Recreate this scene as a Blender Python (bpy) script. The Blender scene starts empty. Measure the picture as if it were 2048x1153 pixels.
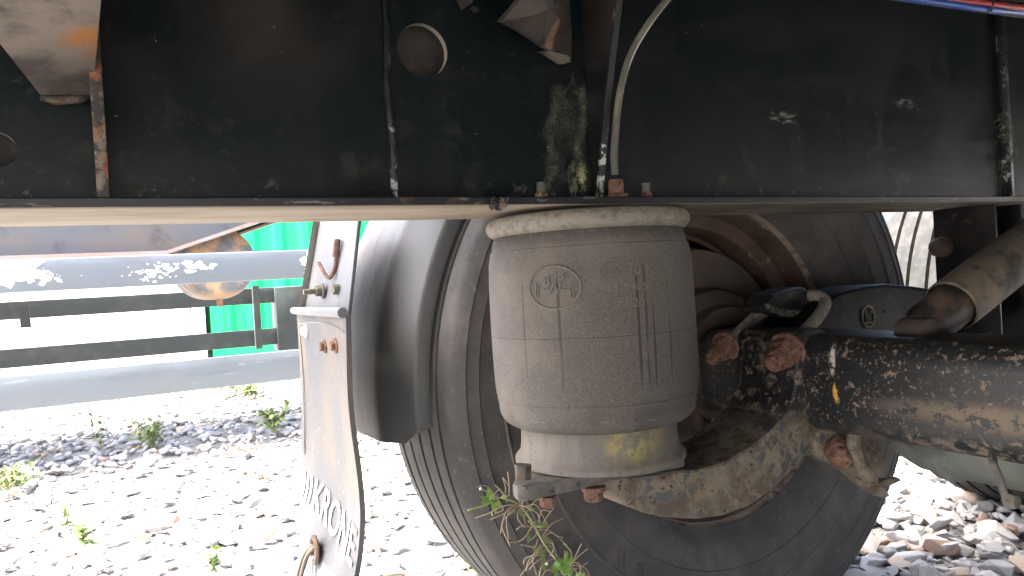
import bpy, bmesh, math, random
import numpy as np
from mathutils import Vector, Matrix
R = math.radians
sc = bpy.context.scene
C = sc.collection

# ------------------------------------------------------------------ camera, sky, sun, exposure
CAM = Vector((0, 0, .70)); FPX = 1530.0
YAW, PITCH, ROLL = R(28.1), R(-.6), R(3.4)
cF = Vector((math.sin(YAW)*math.cos(PITCH), math.cos(YAW)*math.cos(PITCH), math.sin(PITCH)))
r0 = Vector((math.cos(YAW), -math.sin(YAW), 0)); u0 = r0.cross(cF)
cR = math.cos(ROLL)*r0 - math.sin(ROLL)*u0
cU = math.cos(ROLL)*u0 + math.sin(ROLL)*r0
cam_d = bpy.data.cameras.new('camera'); cam = bpy.data.objects.new('camera', cam_d); C.objects.link(cam)
cam_d.sensor_width = 36; cam_d.lens = 36*FPX/2048; cam_d.clip_start = .02; cam_d.clip_end = 500
cam.matrix_world = Matrix(((cR.x, cU.x, -cF.x, CAM.x), (cR.y, cU.y, -cF.y, CAM.y), (cR.z, cU.z, -cF.z, CAM.z), (0, 0, 0, 1)))
sc.camera = cam

SUN = Vector((-.43, .03, .90)).normalized()
world = bpy.data.worlds.new('World'); sc.world = world; world.use_nodes = True
wn = world.node_tree.nodes; sky = wn.new('ShaderNodeTexSky'); sky.sky_type = 'NISHITA'; sky.sun_disc = False; sky.air_density = .75; sky.dust_density = 7.0; sky.ozone_density = .0
sky.sun_elevation = math.asin(SUN.z); sky.sun_rotation = math.atan2(SUN.x, SUN.y)
world.node_tree.links.new(sky.outputs[0], wn['Background'].inputs[0]); wn['Background'].inputs[1].default_value = .15
sd = bpy.data.lights.new('sun', 'SUN'); sd.energy = 3.8; sd.angle = R(.5); sd.color = (1, .975, .94)
so = bpy.data.objects.new('sun', sd); C.objects.link(so); so.location = (-5, 2, 9)
so.rotation_euler = SUN.to_track_quat('Z', 'Y').to_euler()
sc.view_settings.view_transform = 'Standard'; sc.view_settings.look = 'None'
sc.view_settings.exposure = 3.55; sc.view_settings.gamma = 1
sc.view_settings.use_curve_mapping = False
sc.cycles.max_bounces = 12; sc.cycles.diffuse_bounces = 7; sc.cycles.glossy_bounces = 4
rnd = random.Random(7)

# ------------------------------------------------------------------ helpers
def at(px, py, X=None, Y=None, Z=None):
    """a measured photo point carried to its real plane"""
    d = cF + cR*((px-1024)/FPX) + cU*((576.5-py)/FPX)
    t = X/d.x if X is not None else Y/d.y if Y is not None else (Z-.7)/d.z
    return CAM + d*t

def cyl_hit(px, py, cx, cy, rad):
    d = cF + cR*((px-1024)/FPX) + cU*((576.5-py)/FPX)
    a = d.x**2+d.y**2; b = -2*(d.x*cx+d.y*cy); c = cx*cx+cy*cy-rad*rad
    t = (-b-math.sqrt(max(0, b*b-4*a*c)))/(2*a); p = CAM+d*t
    return math.atan2(p.x-cx, -(p.y-cy)), p.z

def tag(o, label=None, cat=None, group=None, kind=None):
    if label: o['label'] = label
    if cat: o['category'] = cat
    if group: o['group'] = group
    if kind: o['kind'] = kind
    return o

def empty(name, loc, label, cat, group=None):
    o = bpy.data.objects.new(name, None); C.objects.link(o); o.location = loc; o.empty_display_size = .05
    return tag(o, label, cat, group)

class MB:
    def __init__(s): s.v = []; s.f = []; s.m = []
    def add(s, v, f, m=0):
        n = len(s.v); s.v += [tuple(x) for x in v]; s.f += [tuple(i+n for i in q) for q in f]; s.m += [m]*len(f); return s
    def box(s, a, b, m=0):
        x0, y0, z0 = (min(p, q) for p, q in zip(a, b)); x1, y1, z1 = (max(p, q) for p, q in zip(a, b))
        return s.add([(x0,y0,z0),(x1,y0,z0),(x1,y1,z0),(x0,y1,z0),(x0,y0,z1),(x1,y0,z1),(x1,y1,z1),(x0,y1,z1)],
                     [(0,3,2,1),(4,5,6,7),(0,1,5,4),(1,2,6,5),(2,3,7,6),(3,0,4,7)], m)
    def prism(s, pts, off, m=0):
        """closed polygon of 3D points pushed along off"""
        pts = [Vector(p) for p in pts]; off = Vector(off); n = len(pts)
        nrm = Vector((0,0,0))
        for i in range(n): nrm += pts[i].cross(pts[(i+1) % n])
        if nrm.dot(off) > 0: pts.reverse()
        v = pts+[p+off for p in pts]
        f = [tuple(range(n)), tuple(range(2*n-1, n-1, -1))]+[((i+1) % n, i, n+i, n+(i+1) % n) for i in range(n)]
        return s.add(v, f, m)
    def xz(s, pts, y0, y1, m=0): return s.prism([(x, y0, z) for x, z in pts], (0, y1-y0, 0), m)
    def tube(s, path, r, n=10, m=0, cap=True):
        P = [Vector(p) for p in path]; k = len(P); rr = r if isinstance(r, (list, tuple)) else [r]*k
        v = []; f = []; up = None
        for i in range(k):
            t = (P[min(i+1, k-1)]-P[max(i-1, 0)]).normalized()
            if up is None: up = t.orthogonal().normalized()
            up = (up-t*up.dot(t)); up = up.normalized() if up.length > 1e-6 else t.orthogonal().normalized(); w = t.cross(up)
            for j in range(n):
                a = 2*math.pi*j/n; v.append(P[i]+(up*math.cos(a)+w*math.sin(a))*rr[i])
        for i in range(k-1):
            for j in range(n): f.append((i*n+j, i*n+(j+1) % n, (i+1)*n+(j+1) % n, (i+1)*n+j))
        if cap: f += [tuple(range(n-1, -1, -1)), tuple((k-1)*n+j for j in range(n))]
        return s.add(v, f, m)
    def lathe(s, prof, c, axis='Z', n=64, m=0, mf=None):
        """prof: list of (h, r) along the axis"""
        c = Vector(c); v = []; f = []; k = len(prof)
        for h, r in prof:
            for j in range(n):
                a = 2*math.pi*j/n; p, q = r*math.cos(a), r*math.sin(a)
                v.append(c+(Vector((p, q, h)) if axis == 'Z' else Vector((q, h, p)) if axis == 'Y' else Vector((h, p, q))))
        base = len(s.v)
        for i in range(k-1):
            for j in range(n): f.append((i*n+j, i*n+(j+1) % n, (i+1)*n+(j+1) % n, (i+1)*n+j))
        return s.add(v, f, m)
    def hexa(s, c, axis, r, h, m=0, n=6, rot=.2, taper=1.0):
        a = Vector(axis).normalized(); u = a.orthogonal().normalized(); w = a.cross(u); c = Vector(c)
        ring = lambda k, q: [c+a*k+(u*math.cos(rot+2*math.pi*i/n)+w*math.sin(rot+2*math.pi*i/n))*q for i in range(n)]
        v = ring(0, r)+ring(h*.8, r)+ring(h, r*.86*taper)
        f = [tuple(range(n-1, -1, -1)), tuple(range(2*n, 3*n))]
        for k in range(2):
            for i in range(n): f.append((k*n+i, k*n+(i+1) % n, (k+1)*n+(i+1) % n, (k+1)*n+i))
        return s.add(v, f, m)
    def build(s, name, mats, parent=None, bevel=0, seg=2, smooth=38, jit=0, sub=0, fix=True):
        me = bpy.data.meshes.new(name); me.from_pydata(s.v, [], s.f)
        mats = mats if isinstance(mats, (list, tuple)) else [mats]
        for mm in mats: me.materials.append(mm)
        if len(mats) > 1: me.polygons.foreach_set('material_index', s.m)
        if bevel or sub or fix:
            bm = bmesh.new(); bm.from_mesh(me)
            if fix: bmesh.ops.recalc_face_normals(bm, faces=bm.faces)
            if bevel:
                ed = [e for e in bm.edges if len(e.link_faces) == 2 and e.calc_face_angle(0) > .5]
                bmesh.ops.bevel(bm, geom=ed, offset=bevel, segments=seg, affect='EDGES', profile=.5)
            if sub:
                bmesh.ops.subdivide_edges(bm, edges=[e for e in bm.edges if e.calc_length() > sub], cuts=3, use_grid_fill=True)
            if jit:
                rj = random.Random(len(s.v))
                for q in bm.verts: q.co += Vector((rj.uniform(-jit, jit), rj.uniform(-jit, jit), rj.uniform(-jit, jit)))
            bm.to_mesh(me); bm.free()
        if bevel: smooth = min(smooth, 24 if seg < 3 else 19)
        me.polygons.foreach_set('use_smooth', [True]*len(me.polygons))
        try: me.set_sharp_from_angle(angle=R(smooth))
        except Exception: pass
        o = bpy.data.objects.new(name, me); C.objects.link(o)
        if parent is not None:
            o.parent = parent; o.matrix_parent_inverse = wm(parent).inverted()
        return o

def wm(o):
    m = Matrix.LocRotScale(o.location, o.rotation_euler, o.scale)
    return (wm(o.parent) @ o.matrix_parent_inverse @ m) if o.parent else m

def bez(pts, n=24):
    """smooth curve through points (Catmull-Rom)"""
    P = [Vector(p) for p in pts]; P = [2*P[0]-P[1]]+P+[2*P[-1]-P[-2]]; out = []
    k = len(P)-3
    for i in range(k):
        a, b, c, d = P[i:i+4]; m = max(2, n//k)
        for j in range(m):
            t = j/m
            out.append(.5*((2*b)+(c-a)*t+(2*a-5*b+4*c-d)*t*t+(3*b-a-3*c+d)*t**3))
    out.append(P[-2]); return out

def streak(px, y0, y1, w, amt=.85):
    """a drip stain on the bellows between two photo heights"""
    th, za = cyl_hit(px, y0, .565, .84, .1335); zb = cyl_hit(px, y1, .565, .84, .1335)[1]; h = (za-zb)/2*1.3
    return dict(c=(.034, .029, .026), s=90, lo=.26, hi=.46, d=3, st=(1, 1, .12), sph=(.565+.1335*math.sin(th), .84-.1335*math.cos(th), (za+zb)/2, w), sq=(1, 1, w/h), soft=.6, amt=amt)
def mat(name, base, rough=.6, metal=0, layers=(), bump=(), spec=.5, attr=None, trans=0):
    """layers: dict(c, s scale, lo, hi, d detail, st stretch, z (lo,hi), sph (x,y,z,r), nz (lo,hi), r roughness, dis, amt)"""
    m = bpy.data.materials.new(name); m.use_nodes = True; nt = m.node_tree; N = nt.nodes; L = nt.links.new
    b = N['Principled BSDF']; b.inputs['Metallic'].default_value = metal; b.inputs['Specular IOR Level'].default_value = spec
    if trans: b.inputs['Transmission Weight'].default_value = trans
    g = N.new('ShaderNodeNewGeometry')
    def math_(op, a, c=None, cl=False):
        n = N.new('ShaderNodeMath'); n.operation = op; n.use_clamp = cl
        for i, x in enumerate((a, c)):
            if x is None: continue
            if isinstance(x, (int, float)): n.inputs[i].default_value = x
            else: L(x, n.inputs[i])
        return n.outputs[0]
    def rng(x, lo, hi):
        n = N.new('ShaderNodeMapRange'); n.interpolation_type = 'SMOOTHSTEP'; L(x, n.inputs[0])
        n.inputs[1].default_value = min(lo, hi); n.inputs[2].default_value = max(lo, hi)
        if lo > hi: n.inputs[3].default_value = 1; n.inputs[4].default_value = 0
        return n.outputs[0]
    def noise(s, d=4, st=None, off=0, rgh=.6, dis=0):
        mp = N.new('ShaderNodeMapping'); L(g.outputs['Position'], mp.inputs[0])
        if st: mp.inputs['Scale'].default_value = st
        mp.inputs['Location'].default_value = (off, off*.7, off*1.3)
        n = N.new('ShaderNodeTexNoise'); L(mp.outputs[0], n.inputs['Vector']); n.inputs['Scale'].default_value = s
        n.inputs['Detail'].default_value = d; n.inputs['Roughness'].default_value = rgh; n.inputs['Distortion'].default_value = dis
        return n.outputs[0]
    sep = None
    col = N.new('ShaderNodeRGB'); col.outputs[0].default_value = (*base, 1); col = col.outputs[0]
    if attr:
        at_ = N.new('ShaderNodeAttribute'); at_.attribute_name = attr[0]
        rp = N.new('ShaderNodeValToRGB'); L(at_.outputs['Fac'], rp.inputs[0]); e = rp.color_ramp.elements
        while len(e) < len(attr[1]): e.new(.5)
        for i, (p, c) in enumerate(attr[1]): e[i].position = p; e[i].color = (*c, 1)
        col = rp.outputs[0]
    rg = None; val = rough
    for k, l in enumerate(layers):
        f = rng(noise(l.get('s', 8), l.get('d', 5), l.get('st'), 3.1*k+l.get('o', 0), l.get('rg', .6), l.get('dis', 0)), l.get('lo', .5), l.get('hi', .6))
        if 'z' in l or 'y' in l or 'x' in l:
            if sep is None: sep = N.new('ShaderNodeSeparateXYZ'); L(g.outputs['Position'], sep.inputs[0])
            for a, i in (('x', 0), ('y', 1), ('z', 2)):
                if a in l: f = math_('MULTIPLY', f, rng(sep.outputs[i], *l[a]))
        if 'nz' in l:
            s2 = N.new('ShaderNodeSeparateXYZ'); L(g.outputs['Normal'], s2.inputs[0]); f = math_('MULTIPLY', f, rng(s2.outputs[2], *l['nz']))
        if 'sph' in l:
            x, y, z, rr = l['sph']; mp = N.new('ShaderNodeMapping'); mp.vector_type = 'POINT'; L(g.outputs['Position'], mp.inputs[0])
            q = l.get('sq', (1, 1, 1)); mp.inputs['Scale'].default_value = q; mp.inputs['Location'].default_value = (-x*q[0], -y*q[1], -z*q[2])
            ln = N.new('ShaderNodeVectorMath'); ln.operation = 'LENGTH'; L(mp.outputs[0], ln.inputs[0])
            f = math_('MULTIPLY', f, rng(ln.outputs['Value'], rr, rr*l.get('soft', .4)))
        f = math_('MULTIPLY', f, l.get('amt', 1))
        mx = N.new('ShaderNodeMix'); mx.data_type = 'RGBA'; L(f, mx.inputs[0]); L(col, mx.inputs[6]); mx.inputs[7].default_value = (*l['c'], 1); col = mx.outputs[2]
        if 'r' in l:
            mr = N.new('ShaderNodeMix'); mr.data_type = 'FLOAT'; L(f, mr.inputs[0])
            if rg is None: mr.inputs[2].default_value = rough
            else: L(rg, mr.inputs[2])
            mr.inputs[3].default_value = l['r']; rg = mr.outputs[0]
    L(col, b.inputs['Base Color'])
    if rg is None: b.inputs['Roughness'].default_value = rough
    else: L(rg, b.inputs['Roughness'])
    prev = None
    for k, (s, st, dd) in enumerate(bump):
        bp = N.new('ShaderNodeBump'); bp.inputs['Strength'].default_value = st; bp.inputs['Distance'].default_value = dd
        L(noise(s, 6, None, 11+k*5, .65), bp.inputs['Height'])
        if prev is not None: L(prev, bp.inputs['Normal'])
        prev = bp.outputs[0]
    if prev is not None: L(prev, b.inputs['Normal'])
    return m

# ------------------------------------------------------------------ materials
DUST = (.26, .22, .17); RUST = (.22, .075, .03)
m_web = mat('black_chassis_paint', (.0042, .0088, .0100), .30, 0, [
    dict(c=(.020, .021, .020), s=16, lo=.52, hi=.75, st=(1, 1, .07), r=.5, amt=.4),
    dict(c=(.030, .030, .026), s=130, lo=.56, hi=.70, d=3, r=.7, amt=.5),
    dict(c=(.075, .078, .062), s=75, lo=.47, hi=.56, d=6, rg=.7, sph=(0.539, .836, 0.88, .072), sq=(2.2, 0, 1), soft=.65, r=.95),
    dict(c=(.33, .34, .20), s=110, lo=.47, hi=.53, st=(1.6, 1, .6), sph=(0.546, .836, 0.826, .022), sq=(2.4, 0, .8), soft=.7, r=.95),
    dict(c=(.006, .0085, .009), s=5, lo=.4, hi=.7, r=.40), dict(c=(.16, .15, .13), s=70, lo=.50, hi=.60, st=(.6, 1, 1.6), sph=(0.937, .836, 0.924, .024), sq=(.55, 0, 1.8), r=.8), dict(c=(.16, .15, .13), s=70, lo=.46, hi=.56, st=(.6, 1, 1.6), sph=(1.233, .836, 0.962, .018), sq=(.6, 0, 1.8), r=.8),
    dict(c=(.045, .032, .022), s=7, lo=.35, hi=.75, sph=(.12, .83, 1.05, .22), sq=(1, 1, 1.2), r=.75, amt=.8),
    dict(c=(.05, .03, .018), s=3.5, lo=.45, hi=.75, st=(1, 1, 5), z=(.90, .98), r=.6, amt=.2),
    dict(c=(.05, .055, .035), s=22, lo=.57, hi=.72, z=(.96, .80), r=.7, amt=.55),
    dict(c=(.30, .30, .27), s=75, lo=.735, hi=.77, d=3, r=.8, amt=.8),
    dict(c=(.20, .21, .19), s=60, lo=.60, hi=.68, z=(.83, .80), r=.8, amt=.7)],
    [(60, .10, .003), (420, .06, .001)], .4)
m_black = mat('worn_black_paint', (.012, .013, .014), .42, 0, [
    dict(c=(.10, .08, .06), s=40, lo=.60, hi=.68, r=.8, amt=.8),
    dict(c=(.06, .045, .035), s=9, lo=.5, hi=.75, r=.75, amt=.5)], [(90, .15, .003)])
m_edge = mat('flange_edge_paint', (.014, .014, .015), .4, 0, [
    dict(c=(.22, .20, .17), s=70, lo=.60, hi=.68, st=(.35, 1, 2), r=.85, amt=.7),
    dict(c=(.16, .10, .06), s=14, lo=.60, hi=.70, r=.85, amt=.6)], [(120, .2, .002)])
m_under = mat('dust_caked_underside', (.30, .25, .19), .85, 0, [
    dict(c=(.20, .16, .115), s=12, lo=.4, hi=.65, st=(.25, 1, 1)),
    dict(c=(.03, .028, .025), s=26, lo=.62, hi=.68, st=(.22, 1.6, 1), amt=.8),
    dict(c=(.10, .075, .05), s=5, lo=.35, hi=.6, x=(.30, .62), amt=.75)], [(60, .3, .004)])
m_out = mat('dusty_rusty_outrigger_lit_rim', (.24, .20, .155), .85, 0, [
    dict(c=(.12, .10, .085), s=14, lo=.45, hi=.65),
    dict(c=(.40, .16, .04), s=16, lo=.4, hi=.6, sph=(.008, .70, .905, .035)),
    dict(c=(.03, .026, .022), s=18, lo=.58, hi=.7, amt=.8)], [(50, .3, .005)])
m_strip = mat('rusty_chipped_steel', (.03, .028, .025), .7, 0, [
    dict(c=(.19, .145, .10), s=45, lo=.46, hi=.56, z=(.92, .86)), dict(c=RUST, s=60, lo=.52, hi=.62, z=(.95, .88)),
    dict(c=(.45, .43, .38), s=90, lo=.66, hi=.70, amt=.8)], [(80, .4, .004)])
m_rib = mat('rib_with_chipped_paint', (.014, .016, .016), .35, 0, [
    dict(c=(.50, .52, .50), s=65, lo=.54, hi=.58, z=(.90, .86), r=.7), dict(c=(.16, .15, .13), s=40, lo=.60, hi=.66, r=.8)], [(120, .3, .003)])
m_brk = mat('tan_stained_bracket', (.045, .038, .032), .7, 0, [
    dict(c=(.085, .07, .056), s=14, lo=.4, hi=.65), dict(c=(.30, .17, .10), s=20, lo=.3, hi=.4, sph=(.50, .75, .992, .017), sq=(1.4, 0, .75)),
    dict(c=(.02, .018, .017), s=26, lo=.60, hi=.68)], [(60, .25, .004)])
m_rust = mat('flaky_rust', (.165, .085, .06), .92, 0, [
    dict(c=(.235, .13, .09), s=120, lo=.45, hi=.6), dict(c=(.09, .045, .03), s=90, lo=.55, hi=.66),
    dict(c=(.45, .18, .04), s=40, lo=.70, hi=.75, amt=.7), dict(c=(.30, .25, .20), s=60, lo=.58, hi=.68, amt=.5)], [(160, .7, .006), (500, .5, .002)])
m_stud = mat('grey_lichened_stud', (.14, .135, .12), .8, .2, [dict(c=(.24, .24, .12), s=90, lo=.55, hi=.65)], [(200, .5, .003)])
m_nut = mat('lichened_nut', (.13, .075, .05), .9, 0, [dict(c=(.36, .36, .17), s=110, lo=.47, hi=.56), dict(c=(.2, .1, .06), s=70, lo=.5, hi=.6)], [(160, .6, .004)])
m_bead = mat('dusty_bead_plate', (.205, .185, .15), .9, 0, [
    dict(c=(.135, .12, .098), s=90, lo=.45, hi=.65), dict(c=(.32, .30, .24), s=130, lo=.58, hi=.66, x=(.45, .66)),
    dict(c=(.22, .23, .13), s=30, lo=.52, hi=.66, x=(.50, .66), amt=.6)], [(220, .4, .003), (600, .3, .001)])
m_rubber = mat('dusty_spring_rubber', (.112, .100, .088), .88, 0, [
    dict(c=(.082, .074, .066), s=420, lo=.42, hi=.62, d=3),
    dict(c=(.185, .168, .15), s=520, lo=.60, hi=.68, d=2, amt=.8),
    dict(c=(.085, .095, .065), s=9, lo=.4, hi=.65, x=(.57, .66), z=(.62, .69), amt=.55),
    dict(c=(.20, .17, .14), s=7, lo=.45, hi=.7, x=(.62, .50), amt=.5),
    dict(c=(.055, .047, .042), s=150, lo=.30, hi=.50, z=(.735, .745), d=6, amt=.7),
    dict(c=(.05, .043, .038), s=120, lo=.68, hi=.76, st=(1, 1, .010), d=3, rg=.5, amt=.6, o=9), dict(c=(.07, .06, .052), s=14, lo=.50, hi=.68, z=(.56, .53), amt=.8),
    dict(c=(.26, .23, .18), s=60, lo=.64, hi=.70, st=(.35, .35, 3), z=(.60, .53), amt=.5),
    streak(1108, 465, 850, .0022, .75), streak(1268, 470, 852, .0022), streak(1284, 470, 850, .0021), streak(1306, 610, 850, .0020), streak(1335, 560, 845, .0017), streak(1370, 775, 838, .0018), streak(1248, 770, 850, .0018),
    streak(1038, 480, 840, .0013, .7), streak(1010, 490, 590, .0012, .7), streak(1276, 832, 856, .0075), streak(1308, 838, 858, .0055)],
    [(380, .35, .0016), (60, .12, .002)])
m_emb = mat('embossed_rubber', (.155, .14, .124), .85, 0, [dict(c=(.12, .105, .09), s=300, lo=.45, hi=.6, amt=.7)], [(380, .2, .001)])
m_piston = mat('oxidised_piston', (.18, .162, .137), .75, .1, [
    dict(c=(.15, .135, .115), s=60, lo=.42, hi=.62, st=(1, 1, .25)), dict(c=(.36, .29, .09), s=55, lo=.40, hi=.60, sph=(.545, .74, .50, .06), sq=(1, 1, 1.4), soft=.2, amt=.8),
    dict(c=(.22, .25, .27), s=45, lo=.56, hi=.64, x=(.58, .66), amt=.7), dict(c=(.10, .09, .08), s=100, lo=.62, hi=.67, amt=.7),
    dict(c=(.16, .13, .10), s=30, lo=.5, hi=.65, z=(.483, .468), amt=.7)], [(160, .4, .002)])
m_seat = mat('dusty_seat_plate', (.105, .098, .086), .8, 0, [dict(c=(.17, .15, .125), s=30, lo=.45, hi=.62), dict(c=(.05, .05, .05), s=60, lo=.58, hi=.66)], [(120, .3, .002)])
m_dkg = mat('dark_stained_gusset', (.010, .0095, .009), .5, 0, [dict(c=(.035, .026, .02), s=8, lo=.4, hi=.65, z=(.95, 1.02), r=.8), dict(c=(.02, .02, .019), s=30, lo=.5, hi=.65, r=.7)], [(70, .15, .003)], .35)
m_arm = mat('dirt_caked_arm', (.215, .182, .132), .9, 0, [
    dict(c=(.115, .088, .062), s=22, lo=.40, hi=.62), dict(c=(.25, .18, .085), s=14, lo=.52, hi=.68, amt=.7), dict(c=(.24, .20, .155), s=60, lo=.52, hi=.64, amt=.7), dict(c=(.10, .062, .04), s=40, lo=.50, hi=.62, nz=(.35, .7), amt=.85),
    dict(c=(.075, .082, .083), s=70, lo=.53, hi=.57, sph=(.86, .78, .44, .11), soft=.5, r=.5), dict(c=(.075, .085, .088), s=70, lo=.53, hi=.57, sph=(.64, .78, .43, .09), soft=.4, r=.5),
    dict(c=(.02, .02, .021), s=40, lo=.30, hi=.48, z=(.455, .50), r=.45),
    dict(c=(.17, .13, .10), s=85, lo=.56, hi=.62, z=(.46, .49), r=.85), dict(c=(.06, .045, .035), s=110, lo=.60, hi=.66)], [(90, .5, .004), (300, .3, .001)])
m_axle = mat('axle_black_flaking', (.020, .022, .023), .42, 0, [
    dict(c=(.22, .17, .125), s=75, lo=.59, hi=.62, d=6, rg=.7, r=.9), dict(c=(.18, .135, .10), s=170, lo=.60, hi=.65, d=3, r=.9, amt=.8, o=4), dict(c=(.24, .18, .13), s=30, lo=.40, hi=.52, st=(1, .35, 1), z=(.512, .522), x=(.925, .91), r=.9, amt=0),
    dict(c=(.20, .158, .115), s=62, lo=.44, hi=.50, d=7, rg=.7, st=(1, .6, 1), sph=(.88, .46, .508, .30), sq=(1, 1.15, 13), soft=.3, r=.9),
    dict(c=(.20, .16, .118), s=62, lo=.49, hi=.54, d=7, rg=.7, st=(1, .6, 1), sph=(.88, .42, .462, .30), sq=(1, .8, 12), soft=.3, r=.9),
    dict(c=(.62, .58, .48), s=75, lo=.44, hi=.52, sph=(.89, .731, .562, .020), sq=(.3, 2.8, .75), r=.7),
    dict(c=(.72, .40, .06), s=90, lo=.45, hi=.53, sph=(.89, .727, .517, .016), sq=(.3, 2.2, .9), r=.7)], [(70, .25, .003)])
m_dkarm = mat('black_speckled_arm', (.004, .0045, .005), .5, 0, [dict(c=(.16, .13, .10), s=120, lo=.64, hi=.69, d=3, r=.9), dict(c=(.05, .04, .033), s=40, lo=.60, hi=.70, r=.8)], [(90, .3, .003)], .15)
m_hub = mat('brake_dark_rust', (.075, .06, .048), .8, 0, [dict(c=(.11, .07, .045), s=20, lo=.45, hi=.65)], [(60, .3, .003)])
m_rim = mat('brown_rusty_rim', (.095, .062, .045), .5, 0, [
    dict(c=(.13, .092, .066), s=9, lo=.4, hi=.65), dict(c=(.05, .034, .027), s=14, lo=.5, hi=.7), dict(c=(.20, .17, .14), s=40, lo=.60, hi=.68, r=.8)], [(40, .12, .003)])
m_lip = mat('rim_flange_edge', (.27, .225, .185), .6, 0, [dict(c=(.10, .06, .045), s=30, lo=.45, hi=.65)], [(80, .2, .002)])
m_tyre = mat('dusty_tyre_rubber', (.053, .0505, .0495), .75, 0, [
    dict(c=(.092, .084, .075), s=6, lo=.42, hi=.64), dict(c=(.028, .028, .029), s=11, lo=.52, hi=.72, amt=.7),
    dict(c=(.13, .115, .095), s=110, lo=.64, hi=.70, d=2, amt=.6), dict(c=(.12, .105, .09), s=22, lo=.55, hi=.68, st=(1, 1, .5), x=(.60, .45), amt=.6)], [(160, .2, .0015), (30, .1, .003)])
m_tyre2 = mat('dark_next_tread', (.024, .024, .024), .9, 0, [dict(c=(.04, .039, .037), s=30, lo=.4, hi=.6)], [(160, .25, .002)], .3)  # even dark rubber; the pale look comes from the sun lamp
m_fender = mat('black_plastic_mudguard', (.085, .088, .087), .55, 0, [
    dict(c=(.25, .235, .215), s=12, lo=.25, hi=.55, st=(1, 1, .3), y=(1.150, 1.170), amt=.75),  # tan dust, pale enough to also paint the ridge highlight
    dict(c=(.15, .142, .125), s=9, lo=.48, hi=.75, st=(1, 1, .3), amt=.5), dict(c=(.18, .17, .155), s=45, lo=.56, hi=.66, st=(1, 1, .35), sph=(.40, 1.30, .74, .12), amt=.7),
    dict(c=(.13, .125, .12), s=140, lo=.68, hi=.72, d=2)], [(70, .1, .002), (300, .08, .001)])
m_plate = mat('grey_mounting_plate', (.14, .147, .156), .42, 0, [dict(c=(.19, .19, .19), s=12, lo=.45, hi=.7, st=(1, 1, .3))], [(90, .1, .002)])
m_flap = mat('grey_flap_rubber', (.085, .090, .098), .5, 0, [
    dict(c=(.15, .122, .095), s=9, lo=.38, hi=.62, st=(1, 1.3, .45), z=(.37, .44), amt=.8), dict(c=(.26, .25, .25), s=120, lo=.66, hi=.70, d=2, amt=.6),
    dict(c=(.05, .05, .05), s=70, lo=.60, hi=.66, st=(1, 2.2, .15), y=(1.12, 1.06), amt=.8), dict(c=(.15, .153, .16), s=5, lo=.4, hi=.65, z=(.45, .36))], [(90, .1, .002)])
m_white = mat('worn_white_print', (.78, .78, .78), .6, 0, [dict(c=(.45, .45, .46), s=120, lo=.70, hi=.74)])
m_hose = mat('translucent_grey_hose', (.17, .165, .13), .22, 0, [dict(c=(.30, .28, .20), s=20, lo=.45, hi=.7)], [], .6, None, .25)
m_red = mat('red_line', (.55, .045, .03), .4, 0, [dict(c=(.30, .05, .035), s=20, lo=.5, hi=.7)])
m_blue = mat('blue_line', (.03, .10, .42), .4, 0, [dict(c=(.05, .09, .22), s=20, lo=.5, hi=.7)])
m_shock = mat('dirty_shock_tube', (.125, .108, .082), .78, 0, [
    dict(c=(.20, .16, .115), s=13, lo=.42, hi=.65), dict(c=(.045, .042, .036), s=17, lo=.52, hi=.66), dict(c=(.20, .10, .055), s=25, lo=.55, hi=.7, amt=.6)], [(120, .35, .002)])
m_shockb = mat('dark_shock_body', (.032, .030, .028), .4, 0, [dict(c=(.13, .08, .05), s=16, lo=.48, hi=.66, r=.8), dict(c=(.10, .095, .085), s=40, lo=.6, hi=.68, r=.8)], [(90, .2, .002)])
m_chamber = mat('grey_green_chamber', (.175, .185, .160), .72, .0, [
    dict(c=(.20, .205, .185), s=26, lo=.45, hi=.68), dict(c=(.075, .082, .07), s=12, lo=.50, hi=.72), dict(c=(.26, .26, .24), s=90, lo=.64, hi=.70)], [(90, .25, .002)])
m_moss = mat('dry_grey_moss', (.085, .088, .07), .95, 0, [dict(c=(.22, .22, .12), s=40, lo=.5, hi=.65), dict(c=(.045, .05, .04), s=60, lo=.5, hi=.65), dict(c=(.55, .55, .30), s=30, lo=.4, hi=.5, sph=(.56, .82, .822, .025), sq=(1.6, .2, .8))])
m_leaf = mat('weed_leaf', (.15, .31, .05), .5, 0, [dict(c=(.22, .36, .07), s=60, lo=.45, hi=.6)])
m_leafp = mat('pale_weed_leaf', (.16, .24, .08), .6, 0, [dict(c=(.24, .27, .12), s=60, lo=.45, hi=.6)])
m_leafd = mat('weed_dull_leaf', (.13, .19, .06), .6, 0, [dict(c=(.17, .15, .07), s=60, lo=.5, hi=.62)])
m_stem = mat('weed_green_stem', (.27, .31, .11), .6)
m_dry = mat('dry_tendril', (.34, .27, .18), .8)
m_redw = mat('red_weed', (.27, .15, .12), .7, 0, [dict(c=(.33, .22, .16), s=60, lo=.5, hi=.6)])
m_bud = mat('white_bud', (.75, .76, .70), .6)
m_rail = mat('blue_grey_guard_paint', (.125, .145, .160), .42, 0, [dict(c=(.13, .145, .155), s=4, lo=.4, hi=.7), dict(c=(.08, .09, .10), s=14, lo=.52, hi=.72, st=(.2, 1, 1), amt=.5), dict(c=(.25, .26, .26), s=60, lo=.66, hi=.70, st=(.15, 1, 1), amt=.5)], [(20, .1, .004)])
m_chip = mat('flaked_white_paint', (.80, .80, .79), .7)
m_dark = mat('dark_green_grey_with_shade', (.035, .045, .045), .5, 0, [dict(c=(.06, .065, .06), s=8, lo=.45, hi=.7)])
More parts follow.
